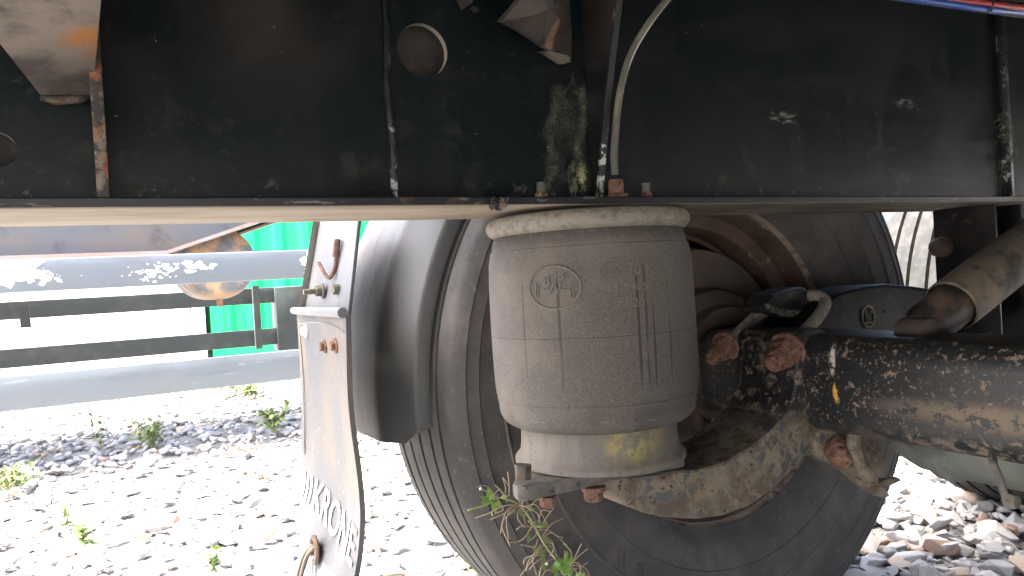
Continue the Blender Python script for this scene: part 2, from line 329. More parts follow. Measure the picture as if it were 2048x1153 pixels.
m_tweb = mat('grey_blue_web', (.075, .078, .082), .5, 0, [dict(c=(.10, .08, .065), s=6, lo=.45, hi=.7, st=(.5, 1, 1)), dict(c=(.03, .032, .036), s=5, lo=.5, hi=.7)])
m_rustfl = mat('rusty_flange', (.22, .195, .185), .8, 0, [dict(c=(.25, .17, .14), s=8, lo=.45, hi=.6)])
m_tank = mat('rusty_air_tank', (.10, .105, .11), .6, 0, [dict(c=(.36, .22, .12), s=9, lo=.42, hi=.62), dict(c=(.30, .20, .12), s=8, lo=.2, hi=.4, z=(.74, .70))])
m_green = mat('green_container_paint', (.004, .50, .14), .45, 0, [dict(c=(.01, .43, .12), s=3, lo=.4, hi=.7)])
m_cwhite = mat('white_container_paint', (.82, .82, .81), .5, 0, [dict(c=(.76, .76, .75), s=3, lo=.4, hi=.7)])
STONE_RAMP = [(0, (.21, .215, .225)), (.25, (.35, .35, .355)), (.55, (.45, .445, .435)), (.80, (.50, .48, .45)), (.93, (.46, .37, .28)), (1, (.38, .26, .20))]
m_stone = mat('crushed_stone', (.3, .3, .3), .85, 0, [dict(c=(.20, .20, .21), s=40, lo=.52, hi=.72, amt=.35), dict(c=(.50, .48, .45), s=70, lo=.60, hi=.70, amt=.35)], [(60, .35, .006), (250, .2, .002)], .3, ('tone', STONE_RAMP))
m_ground = mat('gravel_bed', (.34, .335, .33), .95, 0, [
    dict(c=(.20, .195, .19), s=32, lo=.50, hi=.60, d=2), dict(c=(.42, .41, .39), s=26, lo=.52, hi=.62, d=2), dict(c=(.30, .25, .19), s=2.2, lo=.55, hi=.7, amt=.5)],
    [(34, .9, .05), (9, .3, .05)])

# ------------------------------------------------------------------ ground
def grid(x0, x1, y0, y1, nx, ny):
    v = [(x0+(x1-x0)*i/nx, y0+(y1-y0)*j/ny, 0) for j in range(ny+1) for i in range(nx+1)]
    return v, [(j*(nx+1)+i, j*(nx+1)+i+1, (j+1)*(nx+1)+i+1, (j+1)*(nx+1)+i) for j in range(ny) for i in range(nx)]
gb = MB(); gb.add(*grid(-120, 120, -60, 180, 8, 8))
ground = gb.build('ground', m_ground, fix=False); tag(ground, kind='structure')

# ------------------------------------------------------------------ the trailer chassis above the wheel
WY = .836                                            # near face of the web
ZF, ZT = .784, .794                                  # flange underside, flange top
chassis = empty('trailer_chassis', (.5, .84, .784), 'black steel chassis beam of the near trailer filling the top of the picture', 'trailer chassis')
def plate_with_holes(x0, x1, z0, z1, holes, y0, y1, n=40):
    """vertical plate in the xz plane with round holes: each hole sits in its own square cell"""
    mb = MB(); xs = sorted({x0, x1, *[h[0]-h[2]*1.5 for h in holes], *[h[0]+h[2]*1.5 for h in holes]})
    for a, b in zip(xs[:-1], xs[1:]):
        h = [q for q in holes if a-1e-6 <= q[0] <= b+1e-6 and abs((b-a)-3*q[2]) < 1e-6]
        if not h: mb.add([(a,y0,z0),(b,y0,z0),(b,y0,z1),(a,y0,z1)], [(0,1,2,3)]); continue
        cx, cz, r = h[0]; s = 1.5*r
        for za, zb in ((z0, cz-s), (cz+s, z1)): mb.add([(a,y0,za),(b,y0,za),(b,y0,zb),(a,y0,zb)], [(0,1,2,3)])
        ring = []; sq = []
        for i in range(n):
            t = 2*math.pi*(i+.5)/n; c_, s_ = math.cos(t), math.sin(t); k = s/max(abs(c_), abs(s_))
            ring.append((cx+r*c_, y0, cz+r*s_)); sq.append((cx+k*c_, y0, cz+k*s_))
        mb.add(ring+sq, [(i, n+i, n+(i+1) % n, (i+1) % n) for i in range(n)])
        for sx in (1, -1):
            for sz in (1, -1):
                near = sorted(range(n), key=lambda i: (sq[i][0]-(cx+sx*s))**2+(sq[i][2]-(cz+sz*s))**2)[:2]
                mb.add([sq[near[0]], sq[near[1]], (cx+sx*s, y0, cz+sz*s)], [(0, 1, 2)])
        mb.add(ring+[(p[0], y1, p[2]) for p in ring], [(i, (i+1) % n, n+(i+1) % n, n+i) for i in range(n)], 1)
    mb.add([(x0,y1,z0),(x1,y1,z0),(x1,y1,z0+.002),(x0,y1,z0+.002)], [(0,1,2,3)])
    return mb
h1 = at(845, 101, Y=WY); h2 = at(-8, 300, Y=WY)
plate_with_holes(-3, 5, ZT, 1.30, [(h1.x, h1.z, .0315), (h2.x, h2.z, .0165)], WY, WY+.009).build('web', [m_web, m_out], chassis, fix=False)  # hole walls: lit rims put into the colour by the lighter tan
MB().box((h1.x-.12, WY+.055, h1.z-.10), (h1.x+.10, WY+.061, h1.z+.10)).build('backing_plate', m_brk, chassis)
MB().box((h2.x-.08, WY+.05, h2.z-.052), (h2.x+.05, WY+.056, h2.z+.08)).build('backing_plate', m_brk, chassis)
fl = MB(); fl.box((-3, .760, ZF), (5, .922, ZT))
fo = fl.build('lower_flange', [m_edge, m_under], chassis, bevel=.0012, seg=1)
for p in fo.data.polygons: p.material_index = 1 if p.normal.z < -.6 else 0
MB().box((-3, .76, 1.30), (5, .922, 1.312)).build('upper_flange', m_black, chassis)
MB().box((-2.6, -1.05, 1.314), (4.6, .96, 1.34)).build('unseen_deck', m_black, chassis)
MB().box((-.22, .9602, 1.314), (1.36, 1.43, 1.34)).build('unseen_deck', m_black, chassis)  # added out of view to shade the mudguard, upper flap and tyre
for i, x in enumerate((-1.6, 2.6, 4.0)):
    MB().box((x, -.44, 1.02), (x+.09, .83, 1.30)).build('cross_member', m_black, chassis, bevel=.004)
MB().box((-3, -.47, ZT), (5, -.461, 1.30)).build('web', m_web, chassis)
MB().box((-3, -.545, ZF), (5, -.385, ZT)).build('lower_flange', m_under, chassis)

# stiffeners, ribs, gusset
sx = at(198, 300, Y=.80).x
st = MB(); st.prism([(sx-.004, .762, ZT), (sx-.004, WY, ZT), (sx-.004, WY, 1.30), (sx-.004, .70, 1.30), (sx-.004, .752, .93)], (.010, 0, 0))
st.build('stiffener', m_strip, chassis, bevel=.001)
rb = MB(); p0 = at(787, 402, Y=WY)
path = [(p0.x+.0005, WY-.001, ZT), (p0.x+.002, WY-.002, .86), (p0.x, WY-.001, .93), (p0.x+.003, WY-.001, 1.0), (p0.x+.004, WY-.001, 1.29)]
rb.tube(bez(path, 40), .0042, 8); rb.build('weld_seam', m_rib, chassis, jit=.0006)
rb = MB(); p0 = at(2008, 380, Y=WY); rb.box((p0.x-.003, WY-.016, ZT), (p0.x+.006, WY, 1.30)); rb.build('stiffener', m_rib, chassis, bevel=.0015)
GX = .572
gs = MB(); gs.prism([(GX, .833, ZT), (GX, .835, 1.30), (GX, .69, 1.30), (GX, .757, 1.04), (GX, .795, .92), (GX, .824, .80), (GX, .826, ZT)], (.006, 0, 0))
gs.build('gusset', m_dkg, chassis, bevel=.001)
es = MB(); ep = [(GX+.003, .688, 1.30), (GX+.003, .755, 1.04), (GX+.003, .793, .92), (GX+.003, .8225, .80)]
for a, b in zip(ep[:-1], ep[1:]):
    va, vb = Vector(a), Vector(b); es.prism([va+Vector((-.0045,-.003,0)), va+Vector((.0045,-.003,0)), vb+Vector((.0045,-.003,0)), vb+Vector((-.0045,-.003,0))], (0, .004, 0))
es.build('gusset_edge_strip', m_rib, chassis)
# pressed bracket in the upper middle: folded sheet
q = lambda px, py, Y: at(px, py, Y=Y)
A_, B_, C_, D_, E_, F_, G_ = q(1003, 44, .76), q(1062, -24, .72), q(1138, -24, .80), q(1143, 126, .826), q(1085, 92, .80), q(1040, 62, .775), q(1072, 30, .735)
br = MB(); V = [A_, B_, C_, D_, E_, F_, G_, q(1143, 60, .815), q(1098, 18, .745)]
br.add(V, [(0, 6, 8, 1), (1, 8, 7, 2), (0, 5, 6), (6, 5, 4, 8), (8, 4, 7), (7, 4, 3)])
n0 = len(V); V2 = [p+Vector((0, .012, .004)) for p in V]
br.add(V2, [(0, 6, 8, 1), (1, 8, 7, 2), (0, 5, 6), (6, 5, 4, 8), (8, 4, 7), (7, 4, 3)])
loop = [0, 5, 4, 3, 7, 2, 1]
for a, b in zip(loop, loop[1:]+loop[:1]): br.add([V[a], V[b], V2[b], V2[a]], [(0, 1, 2, 3)])
br.build('pressed_bracket', m_brk, chassis, smooth=20)
lp = MB(); lp.prism([q(1088, 103, .815), q(1100, 102, .80), q(1140, 112, .805), q(1142, 124, .815), q(1128, 129, .82)], (0, .014, .003)); lp.build('bracket_lip', m_out, chassis, bevel=.0015)
lp = MB(); lp.prism([q(925, -14, .80), q(950, -14, .79), q(944, 6, .80), q(936, 10, .805)], (0, .02, 0)); lp.prism([q(946, 12, .81), q(952, 13, .81), q(960, 21, .815), q(952, 20, .815)], (0, .01, 0)); lp.build('bracket_tab', m_brk, chassis)
# outrigger at the upper left
LL, LR, UR, UL = q(80, 191, .80), q(186, 191, .80), q(208, -60, .60), q(-118, -60, .60)
og = MB(); og.prism([LL, LR, UR, UL], (0, .004, .006)); og.build('outrigger', m_out, chassis, bevel=.001)
ow = MB(); ow.prism([(sx-.002, .80, .90), (sx-.002, .83, .90), (sx-.002, .83, 1.3), (sx-.002, .5, 1.3), (sx-.002, .6, .99)], (.006, 0, 0)); ow.build('outrigger_web', m_black, chassis)
oc = MB(); oc.tube([q(82, 196, .815), q(110, 200, .812), q(165, 196, .812), q(182, 193, .815)], [.003, .005, .005, .003], 10); oc.build('weld_seam', m_strip, chassis)
# lumps and joints on the flange edge
lu = MB()
for k in range(26):
    p = q(1000+rnd.gauss(0, 9), 408+rnd.gauss(0, 4), .759); lu.hexa(p, (rnd.uniform(-1, 1), -1, rnd.uniform(-1, 1)), rnd.uniform(.002, .005), .004, rot=rnd.random())
lu.build('mud_lump', m_arm, chassis, jit=.0012)
mo = MB()
def moss(mb, px, py, w, h, n, Y, s=.004):
    for k in range(n):
        p = q(px+rnd.gauss(0, w), py+rnd.gauss(0, h), Y-rnd.uniform(0, .007)); a = rnd.uniform(0, 6.28); d = Vector((math.cos(a), rnd.uniform(-.9, -.1), math.sin(a)))*rnd.uniform(.4, 1)*s
        w_ = d.cross(Vector((0, 1, .3))).normalized()*s*.22; mb.add([p-w_, p+w_, p+d], [(0, 1, 2)])
for k in range(900):
    t = rnd.random(); py = 175+205*t; w_ = .6+.6*math.sin(t*9+1)**2
    moss(mo, 1100+5*math.sin(t*11)+14*(1-t)**3, py, 7*w_, 4, 5, WY, .0015); moss(mo, 1162-3*t+6*math.sin(t*8), py, 6*w_, 4, 5, WY, .0015)
for k in range(300): moss(mo, 1130+rnd.gauss(0, 14), 200+abs(rnd.gauss(0, 38)), 5, 4, 6, WY, .0015)
moss(mo, 1146, 160, 4, 12, 180, WY, .0018); moss(mo, 1144, 360, 4, 14, 150, WY, .0014); moss(mo, 1140, 250, 6, 7, 160, WY, .0018)
tag(mo.build('moss', m_moss, chassis, fix=False), kind='stuff')
m2 = MB()
for px, py, w, h, n in ((2008, 250, 8, 14, 160), (2010, 275, 8, 6, 90), (2025, 315, 8, 10, 100), (2002, 350, 4, 24, 80), (2004, 160, 3, 40, 60)): moss(m2, px, py, w, h, n, WY-.016, .006)
tag(m2.build('moss', m_moss, chassis, fix=False), kind='stuff')
# hanger bracket that carries the arm pivot
hx0 = at(1872, 560, Y=.905).x
hg = MB(); hg.box((hx0, .79, .545), (hx0+.006, .905, ZF)); hg.box((hx0+.006, .90, .53), (hx0+.36, .906, ZF)); hg.box((hx0+.10, .80, .53), (hx0+.106, .90, ZF)); hg.box((hx0+.19, .78, .50), (hx0+.36, .787, ZF))
hg.build('hanger_bracket', m_black, chassis, bevel=.002)
hb = MB(); hb.tube([(hx0+.006, .86, .70), (hx0+.10, .86, .70)], .028, 16); hb.box((hx0+.02, .80, .655), (hx0+.10, .90, .66)); hb.build('pivot_sleeve', m_black, chassis)
bs = MB(); c0 = at(1868, 496, Y=.90); bs.lathe([(-.028, 0), (-.026, .010), (-.018, .017), (0, .020), (.01, .020)], (hx0-.001, .888, c0.z), 'X', 20); bs.build('bump_stop', m_hub, chassis)

# ------------------------------------------------------------------ air spring
SX, SY = .565, .840
spring = empty('air_spring', (SX, SY, .449), 'grey dusty rubber air spring bellows hanging below the chassis beam', 'air spring')
def arc(cx, cy, r, a0, a1, n): return [(cy+r*math.sin(R(a0+(a1-a0)*i/n)), cx+r*math.cos(R(a0+(a1-a0)*i/n))) for i in range(n+1)]
RB = .1335
bead = MB(); bead.lathe([(.7825, .02), (.7828, .085), (.780, .105), (.7785, .118)]+arc(.1205, .7665, .0122, 85, -100, 12)+[(.7555, .112), (.7555, .02)], (SX, SY, 0), 'Z', 96); bead.build('bead_plate', m_bead, spring)
bel = [(.7575, .117), (.752, .1235), (.745, .1255), (.736, .127), (.7355, .1287), (.72, .1315), (.69, .133), (.63, RB), (.6295, RB-.0006), (.6285, RB-.0006), (.628, RB), (.60, .1332), (.565, .132)]
bel += [(.5525, .1308), (.552, .130), (.548, .130), (.5475, .1306), (.54, .1285)]+arc(.105, .5345, .0232, -5, -85, 8)+[(.511, .098)]
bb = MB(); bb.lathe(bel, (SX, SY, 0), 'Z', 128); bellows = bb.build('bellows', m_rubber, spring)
pis = MB(); pis.lathe([(.52, .095), (.51, .1015), (.487, .1025), (.475, .1045), (.470, .1095), (.467, .1115), (.4625, .1115), (.461, .109), (.4605, .02)], (SX, SY, 0), 'Z', 96)
PZ = .0
pis.build('piston', m_piston, spring)
for px, nm in ((1083, m_nut), (1293, m_rust)):
    c = at(px, 397, Y=.788); c.z = ZT
    s_ = MB(); s_.hexa(c, (0, 0, 1), .0085, .008, 0, rot=.4 if px < 1200 else .1); nut = s_.build('nut', nm, spring, jit=.0003)
    t = MB(); t.lathe([(z, .0056 if i % 2 else .0050) for i, z in enumerate(np.linspace(.006, .0205, 16))]+[(.021, 0)], c, 'Z', 14); t.build('stud', m_stud, spring)
# embossed writing on the bellows
def text_mesh(body, size, ext, bold=0):
    cu = bpy.data.curves.new('t', 'FONT'); cu.body = body; cu.size = size; cu.extrude = ext; cu.offset = bold; cu.align_x = 'CENTER'; cu.align_y = 'CENTER'; cu.resolution_u = 4
    ob = bpy.data.objects.new('t', cu); C.objects.link(ob); dg = bpy.context.evaluated_depsgraph_get(); me = bpy.data.meshes.new_from_object(ob.evaluated_get(dg))
    V = [tuple(v.co) for v in me.vertices]; F = [tuple(p.vertices) for p in me.polygons]
    bpy.data.objects.remove(ob); bpy.data.curves.remove(cu); bpy.data.meshes.remove(me); return V, F
def wrap(mb, VF, px, py, rot=0, sxx=1):
    th0, z0 = cyl_hit(px, py, SX, SY, RB); c_, s_ = math.cos(rot), math.sin(rot); out = []
    for x, y, z in VF[0]:
        x, y = (x*c_-y*s_)*sxx, x*s_+y*c_; th = th0+x/RB; rr = RB+z+.0001; out.append((SX+rr*math.sin(th), SY-rr*math.cos(th), z0+y))
    mb.add(out, VF[1])
def ring(rx, ry, w, h, n=48):
    v = []
    for i in range(n):
        a = 2*math.pi*i/n; c_, s_ = math.cos(a), math.sin(a)
        v += [((rx-w)*c_, (ry-w)*s_, 0), ((rx-w/2)*c_, (ry-w/2)*s_, h), (rx*c_, ry*s_, 0)]
    f = []
    for i in range(n):
        j = (i+1) % n; f += [(3*i, 3*j, 3*j+1, 3*i+1), (3*i+1, 3*j+1, 3*j+2, 3*i+2)]
    return v, f
def bar(x0, y0, x1, y1, w, h):
    d = Vector((x1-x0, y1-y0, 0)); p = Vector((-d.y, d.x, 0)).normalized()*w/2; a, b = Vector((x0, y0, 0)), Vector((x1, y1, 0)); up = Vector((0, 0, h))
    return [a-p, b-p, b+p, a+p, a-p*.6+up, b-p*.6+up, b+p*.6+up, a+p*.6+up], [(4,5,6,7),(0,1,5,4),(1,2,6,5),(2,3,7,6),(3,0,4,7)]
em = MB(); ER = dict(px=1108, py=575, rot=-.06)
wrap(em, ring(.0335, .0262, .0026, .0012), **ER)
for x0, y0, x1, y1 in ((-.023, -.012, -.023, .006), (-.020, -.012, -.020, .002), (.023, -.012, .023, .006), (.020, -.012, .020, .002), (-.0235, -.0125, .0235, -.0125), (-.02, -.002, -.011, -.002), (.011, -.002, .02, -.002)): wrap(em, bar(x0, y0, x1, y1, .0016, .0009), **ER)
for ch, dx, dy, sz in (('B', -14, -13, .0165), ('P', 14, -15, .0165), ('W', 0, 4, .0185)):
    wrap(em, text_mesh(ch, sz, .0010), 1108+dx, 575+dy, -.06)
em.build('emblem', m_emb, bellows, fix=True)
le = MB(); wrap(le, ring(.0135, .0098, .0013, .0007, 32), 1222, 543, -.05); wrap(le, text_mesh('BPW', .0085, .0006), 1222, 543, -.05)
wrap(le, text_mesh('30 K', .0195, .0007), 1281, 539, -.04); wrap(le, text_mesh('05.429.40.51.0', .0125, .0006), 1262, 574, -.05, 1.0); wrap(le, text_mesh('P1 20', .0145, .0006), 1263, 606, -.05)
le.build('lettering', m_emb, bellows)

# ------------------------------------------------------------------ air hose and its fitting
fx = at(1233, 400, Y=.786); fx.z = ZT
hose = empty('air_hose', fx, 'translucent grey air hose rising from the rusty fitting on the flange', 'air hose')
hp = [fx+Vector((0, 0, .03)), at(1229, 330, Y=.786), at(1229, 290, Y=.786), at(1241, 180, Y=.783), at(1271, 90, Y=.775), at(1345, -12, Y=.755), at(1440, -90, Y=.72)]
MB().tube(bez(hp, 60), .0048, 14).build('tube', m_hose, hose)
ft = MB(); ft.hexa(fx, (0, 0, 1), .0150, .0065, rot=.5); ft.build('lower_nut', m_rust, hose, jit=.0004)
ft = MB(); ft.hexa(fx+Vector((0, 0, .0068)), (0, 0, 1), .0108, .0175, rot=.25); ft.build('fitting_nut', m_rust, hose, jit=.0003, bevel=.0005, seg=1)
lines = empty('brake_lines', at(1900, 10, Y=.66), 'red and blue plastic air lines strapped together across the top right corner', 'air lines')
MB().tube(bez([at(1700, -40, Y=.66), at(1850, -8, Y=.66), at(1970, 8, Y=.66), at(2048, 17, Y=.66), at(2150, 24, Y=.66)], 30), .0052, 12).build('red_tube', m_red, lines)
MB().tube(bez([at(1700, -22, Y=.655), at(1810, -4, Y=.655), at(1900, 9, Y=.655), at(1960, 18, Y=.655), at(2060, 27, Y=.668), at(2150, 32, Y=.67)], 30), .0048, 12).build('blue_tube', m_blue, lines)
MB().tube(bez([at(1760, -40, Y=.665), at(1900, -17, Y=.665), at(2048, -2, Y=.665), at(2150, 6, Y=.665)], 30), .005, 12).build('dark_tube', m_black, lines)
MB().tube(bez([at(1700, -14, Y=.675), at(1900, 14, Y=.675), at(2048, 34, Y=.675), at(2150, 42, Y=.675)], 30), .0025, 8).build('grey_wire', m_stud, lines)
tz = MB(); tc = at(1970, 10, Y=.66); tz.tube([tc+Vector((.004*math.cos(a), .013*math.sin(a), .014*math.cos(a))) for a in np.linspace(0, 6.28, 24)], .0016, 6); tz.tube([tc+Vector((.0, -.010, -.008)), tc+Vector((-.006, -.012, -.014))], .0012, 6); tz.build('cable_tie', m_black, lines)

# ------------------------------------------------------------------ wheels
WX, WZ = .957, .530
def tyre_profile():
    h = [(1.032, .288), (1.024, .298), (1.014, .308), (1.006, .322), (1.000, .345), (.9985, .352), (.9965, .353), (.995, .372), (.9935, .398), (.9915, .400), (.9915, .404), (.9935, .406), (.994, .425),
         (.996, .445), (.9945, .447), (.9945, .450), (.997, .452), (1.000, .470), (1.003, .484), (1.0015, .486), (1.0035, .490), (1.008, .503), (1.007, .505), (1.010, .509), (1.017, .520), (1.028, .5265)]
    t = [(1.028, .5265)]
    for g in (1.062, 1.106, 1.156, 1.206, 1.250): t += [(g-.005, .5285), (g-.004, .516), (g+.004, .516), (g+.005, .5285)]
    back = [(2*1.156-y, r) for y, r in reversed(h)]
    return h+t[1:]+back
RIMP = [(1.034, .284), (1.029, .296), (1.030, .301), (1.035, .302), (1.037, .296), (1.046, .287), (1.075, .281), (1.085, .276), (1.105, .252), (1.115, .247), (1.165, .246), (1.180, .252), (1.205, .262), (1.255, .266), (1.268, .255), (1.270, .22), (1.266, .14)]
RIMIN = [(1.046, .2855), (1.0465, .283), (1.062, .2775), (1.085, .270), (1.10, .249), (1.115, .243), (1.150, .242), (1.156, .236), (1.165, .237), (1.19, .246), (1.215, .256), (1.245, .258), (1.256, .246), (1.258, .20), (1.252, .14)]
def make_wheel(cx, tm, label):
    w = empty('wheel', (cx, 1.156, 0), label, 'wheel', 'trailer wheels')
    MB().lathe(tyre_profile(), (cx, 0, WZ), 'Y', 160).build('tyre', tm, w, smooth=30)
    MB().lathe(RIMIN, (cx, 0, WZ), 'Y', 120).build('rim', m_rim, w, smooth=30)
    MB().lathe([(1.046, .2855), (1.040, .288), (1.0345, .293), (1.030, .2955), (1.0275, .299), (1.029, .3025), (1.034, .303)], (cx, 0, WZ), 'Y', 160).build('rim_flange', m_lip, w)
    return w
wheel = make_wheel(WX, m_tyre, 'big dusty black trailer wheel with brown rusty rim behind the air spring')
back = empty('wheel', (WX, -.776, 0), 'trailer wheel on the far side of the axle, behind the viewer', 'wheel', 'trailer wheels')
for ch in list(wheel.children):
    c_ = ch.copy(); C.objects.link(c_); c_.parent = back; c_.matrix_parent_inverse = Matrix.Identity(4); c_.location = (-WX, -1.156, 0)
back2 = empty('wheel', (WX+1.31, -.776, 0), 'trailer wheel on the far side of the next axle, behind the viewer', 'wheel', 'trailer wheels')
for ch in list(wheel.children):
    c_ = ch.copy(); C.objects.link(c_); c_.parent = back2; c_.matrix_parent_inverse = Matrix.Identity(4); c_.location = (-WX, -1.156, 0)
wheel2 = make_wheel(WX+1.31, m_tyre2, 'next trailer wheel with sunlit tread glimpsed through the gap at right')
# raised marks on the near tyre's sidewall
sm = MB()
def side(px, py): p = at(px, py, Y=.993); return p
def sidebar(a, b, w=.0022):
    a, b = side(*a), side(*b); d = (b-a).normalized(); n = d.cross(Vector((0, 1, 0)))*w/2
    sm.prism([a-n, b-n, b+n, a+n], (0, .010, 0))
for grp in ((((1127, 1043), (1158, 1072)), ((1158, 1072), (1160, 1060)), ((1127, 1043), (1134, 1034))), (((1165, 1034), (1174, 1042)),), (((1240, 1100), (1238, 1152)), ((1252, 1102), (1250, 1152)), ((1240, 1100), (1252, 1102))), (((1278, 1128), (1276, 1153)), ((1290, 1130), (1288, 1153)), ((1278, 1128), (1290, 1130)))):
    sm = MB()
    for a, b in grp: sidebar(a, b)
    sm.build('sidewall_mark', m_tyre, wheel)
hub = empty('brake_hub', (WX, 1.15, WZ), 'dark rusty brake drum and hub inside the wheel rim', 'brake hub')
MB().lathe([(1.075, .075), (1.072, .19), (1.078, .205), (1.09, .208), (1.20, .208), (1.25, .19), (1.26, .10)], (WX, 0, WZ), 'Y', 80).build('brake_drum', m_hub, hub)
MB().lathe([(1.0, .07), (1.0, .10), (1.02, .105), (1.03, .13), (1.068, .135), (1.07, .07)], (WX, 0, WZ), 'Y', 48).build('spider', m_hub, hub)
cl = MB(); cp = [at(1428, 838, Y=1.0), at(1420, 868, Y=1.0), at(1428, 872, Y=1.0), at(1436, 842, Y=1.0)]; cl.tube(bez(cp, 16), .003, 8); cl.build('spring_clip', m_stem, hub)
br_ = MB(); br_.tube(bez([at(1392, 800, Y=1.02), at(1400, 850, Y=1.02), at(1425, 885, Y=1.02)], 12), .012, 10); br_.tube([at(1415, 790, Y=1.03), at(1440, 840, Y=1.03)], .014, 10); br_.build('brake_shoe', m_hub, hub)

# ------------------------------------------------------------------ axle
axle = empty('axle', (.957, .3, .455), 'black square axle beam with flaking paint and dirt coming in from the right', 'axle')
ab = MB(); pr = []
for sxx, szz in ((1, 1), (-1, 1), (-1, -1), (1, -1)):
    for i in range(7):
        a = math.atan2(szz, sxx)-math.pi/4+math.pi/2*i/6; pr.append((WX+sxx*.038+.032*math.cos(a), .525+szz*.038+.032*math.sin(a)))
ab.xz(pr, -.95, 1.0); ab.build('axle_beam', m_axle, axle, smooth=50)
fl_ = MB(); fk = at(1952, 693, Y=.57)
fl_.prism([fk+Vector((-.002, -.006, -.004)), fk+Vector((-.002, .004, -.006)), fk+Vector((-.002, .006, .002)), fk+Vector((-.002, -.002, .005))], (.008, 0, 0)); fl_.build('paint_flake', m_bead, axle)

# ------------------------------------------------------------------ trailing arm
arm = empty('trailing_arm', (.75, .84, .36), 'curved trailing arm caked in tan dirt running from the air spring to the axle', 'suspension arm')
prof = [(.50, .4425), (.522, .4405), (.540, .428), (.560, .411), (.590, .394), (.625, .381), (.676, .369), (.72, .365), (.766, .368), (.812, .382), (.856, .405), (.890, .428), (.925, .448), (.955, .460),
        (.955, .590), (.930, .602), (.890, .602), (.876, .590), (.874, .560), (.872, .535), (.862, .508), (.845, .484), (.812, .465), (.770, .448), (.725, .437), (.68, .435), (.64, .440), (.60, .4425)]
am = MB(); am.xz(prof, .780, .900); am.build('arm_body', m_arm, arm, bevel=.007, seg=3, smooth=50)
seat = MB(); seat.prism([(.410, .786, .4415), (.420, .780, .4415), (.66, .782, .4415), (.66, .905, .4415), (.485, .905, .4415), (.415, .805, .4415)], (0, 0, .0185)); seat.build('spring_seat', m_seat, arm, bevel=.004)
MB().tube([at(1046, 930, Y=.785), at(1046, 958, Y=.785)], [.010, .0095], 10).build('lug', m_arm, arm, jit=.0006)
for (px, py, Y, rr, hh) in ((1094, 962, .785, .0105, .013), (1186, 970, .785, .0125, .018)):
    c = at(px, py, Y=Y); b_ = MB(); b_.hexa((c.x, c.y, .4420), (0, 0, -1), rr, hh, rot=.3)
    if px > 1150: b_.hexa((c.x, c.y, .4420), (0, 0, -1), rr*1.25, .006, n=12)
    b_.build('bolt', m_rust, arm, jit=.0004)
fa = [(.93, .585), (.96, .605), (1.0, .632), (1.05, .648), (1.11, .655), (1.17, .656), (1.24, .648), (1.36, .63), (1.36, .555), (1.1, .545), (.95, .545)]
fb = MB(); fb.xz(fa, .842, .93); fb.build('front_arm', m_dkarm, arm, bevel=.008, seg=3, smooth=50)
sl = MB(); sl.prism([at(1530, 612, Y=.87), at(1548, 590, Y=.87), at(1580, 578, Y=.87), at(1612, 574, Y=.87), at(1626, 590, Y=.87), at(1624, 628, Y=.87), at(1606, 640, Y=.87), at(1566, 628, Y=.87), at(1536, 628, Y=.87)], (.0, .05, .0))
sl.build('saddle', m_black, arm, bevel=.006, seg=2, jit=.001)
md = MB()
for k in range(300):
    t = rnd.random(); p = at(1532+90*t+rnd.gauss(0, 2), 618+14*math.sin(t*3.1)-rnd.random()*10+22*max(0, t-.6), Y=.868); a = rnd.uniform(0, 6.28); d = Vector((math.cos(a), -.6, math.sin(a)))*.004; w_ = d.cross(Vector((0, 1, .2))).normalized()*.0016; md.add([p-w_, p+w_, p+d], [(0, 1, 2)])
tag(md.build('moss', m_moss, arm, fix=False), kind='stuff')
ub = MB(); l2a, l2b, l1a, l1b = at(1560, 716, Y=.790), at(1636, 634, Y=.822), at(1436, 706, Y=.90), at(1512, 634, Y=.93)
upath = [l2a, l2a.lerp(l2b, .5), l2b, at(1650, 606, Y=.845), at(1634, 592, Y=.862), at(1600, 596, Y=.885), at(1550, 612, Y=.92), l1b, l1a.lerp(l1b, .5), l1a]
MB().tube(bez(upath, 72), .0095, 16).build('u_bolt', m_bead, arm)
for (p, d, k) in ((l2a, l2a-l2b, 1.25), (l1a, l1a-l1b, 1.05)):
    d = d.normalized(); nb = MB(); nb.hexa(p-d*.026, d, .0185*k, .020, n=7, rot=.3); nb.hexa(p-d*.028, d, .022*k, .005, n=14)
    for i in range(7): nb.hexa(p+d*(-.008+.0042*i), d, (.0155-.0009*i)*k, .0045, n=12)
    nb.build('u_bolt_nut', m_rust, arm, jit=.0013)
ec = at(1736, 634, Y=.841); eb = MB(); n = 28
for i in range(n):
    a0, a1 = 2*math.pi*i/n, 2*math.pi*(i+1)/n; P = lambda a, r: ec+Vector((.0165*r*math.cos(a), -.0015, .0195*r*math.sin(a)))
    eb.prism([P(a0, 1), P(a1, 1), P(a1, .82), P(a0, .82)], (0, .004, 0))
for ch, dx, dz in (('B', -.0045, .005), ('P', .0055, .005), ('W', 0, -.004)):
    V, F = text_mesh(ch, .0135, .001); eb.add([ec+Vector((x+dx, -.0015-z, y+dz)) for x, y, z in V], F)
eb.prism([ec+Vector((-.011, -.0015, -.011)), ec+Vector((.011, -.0015, -.011)), ec+Vector((.011, -.0015, -.0085)), ec+Vector((-.011, -.0015, -.0085))], (0, .004, 0))
eb.build('emblem', m_bead, arm)

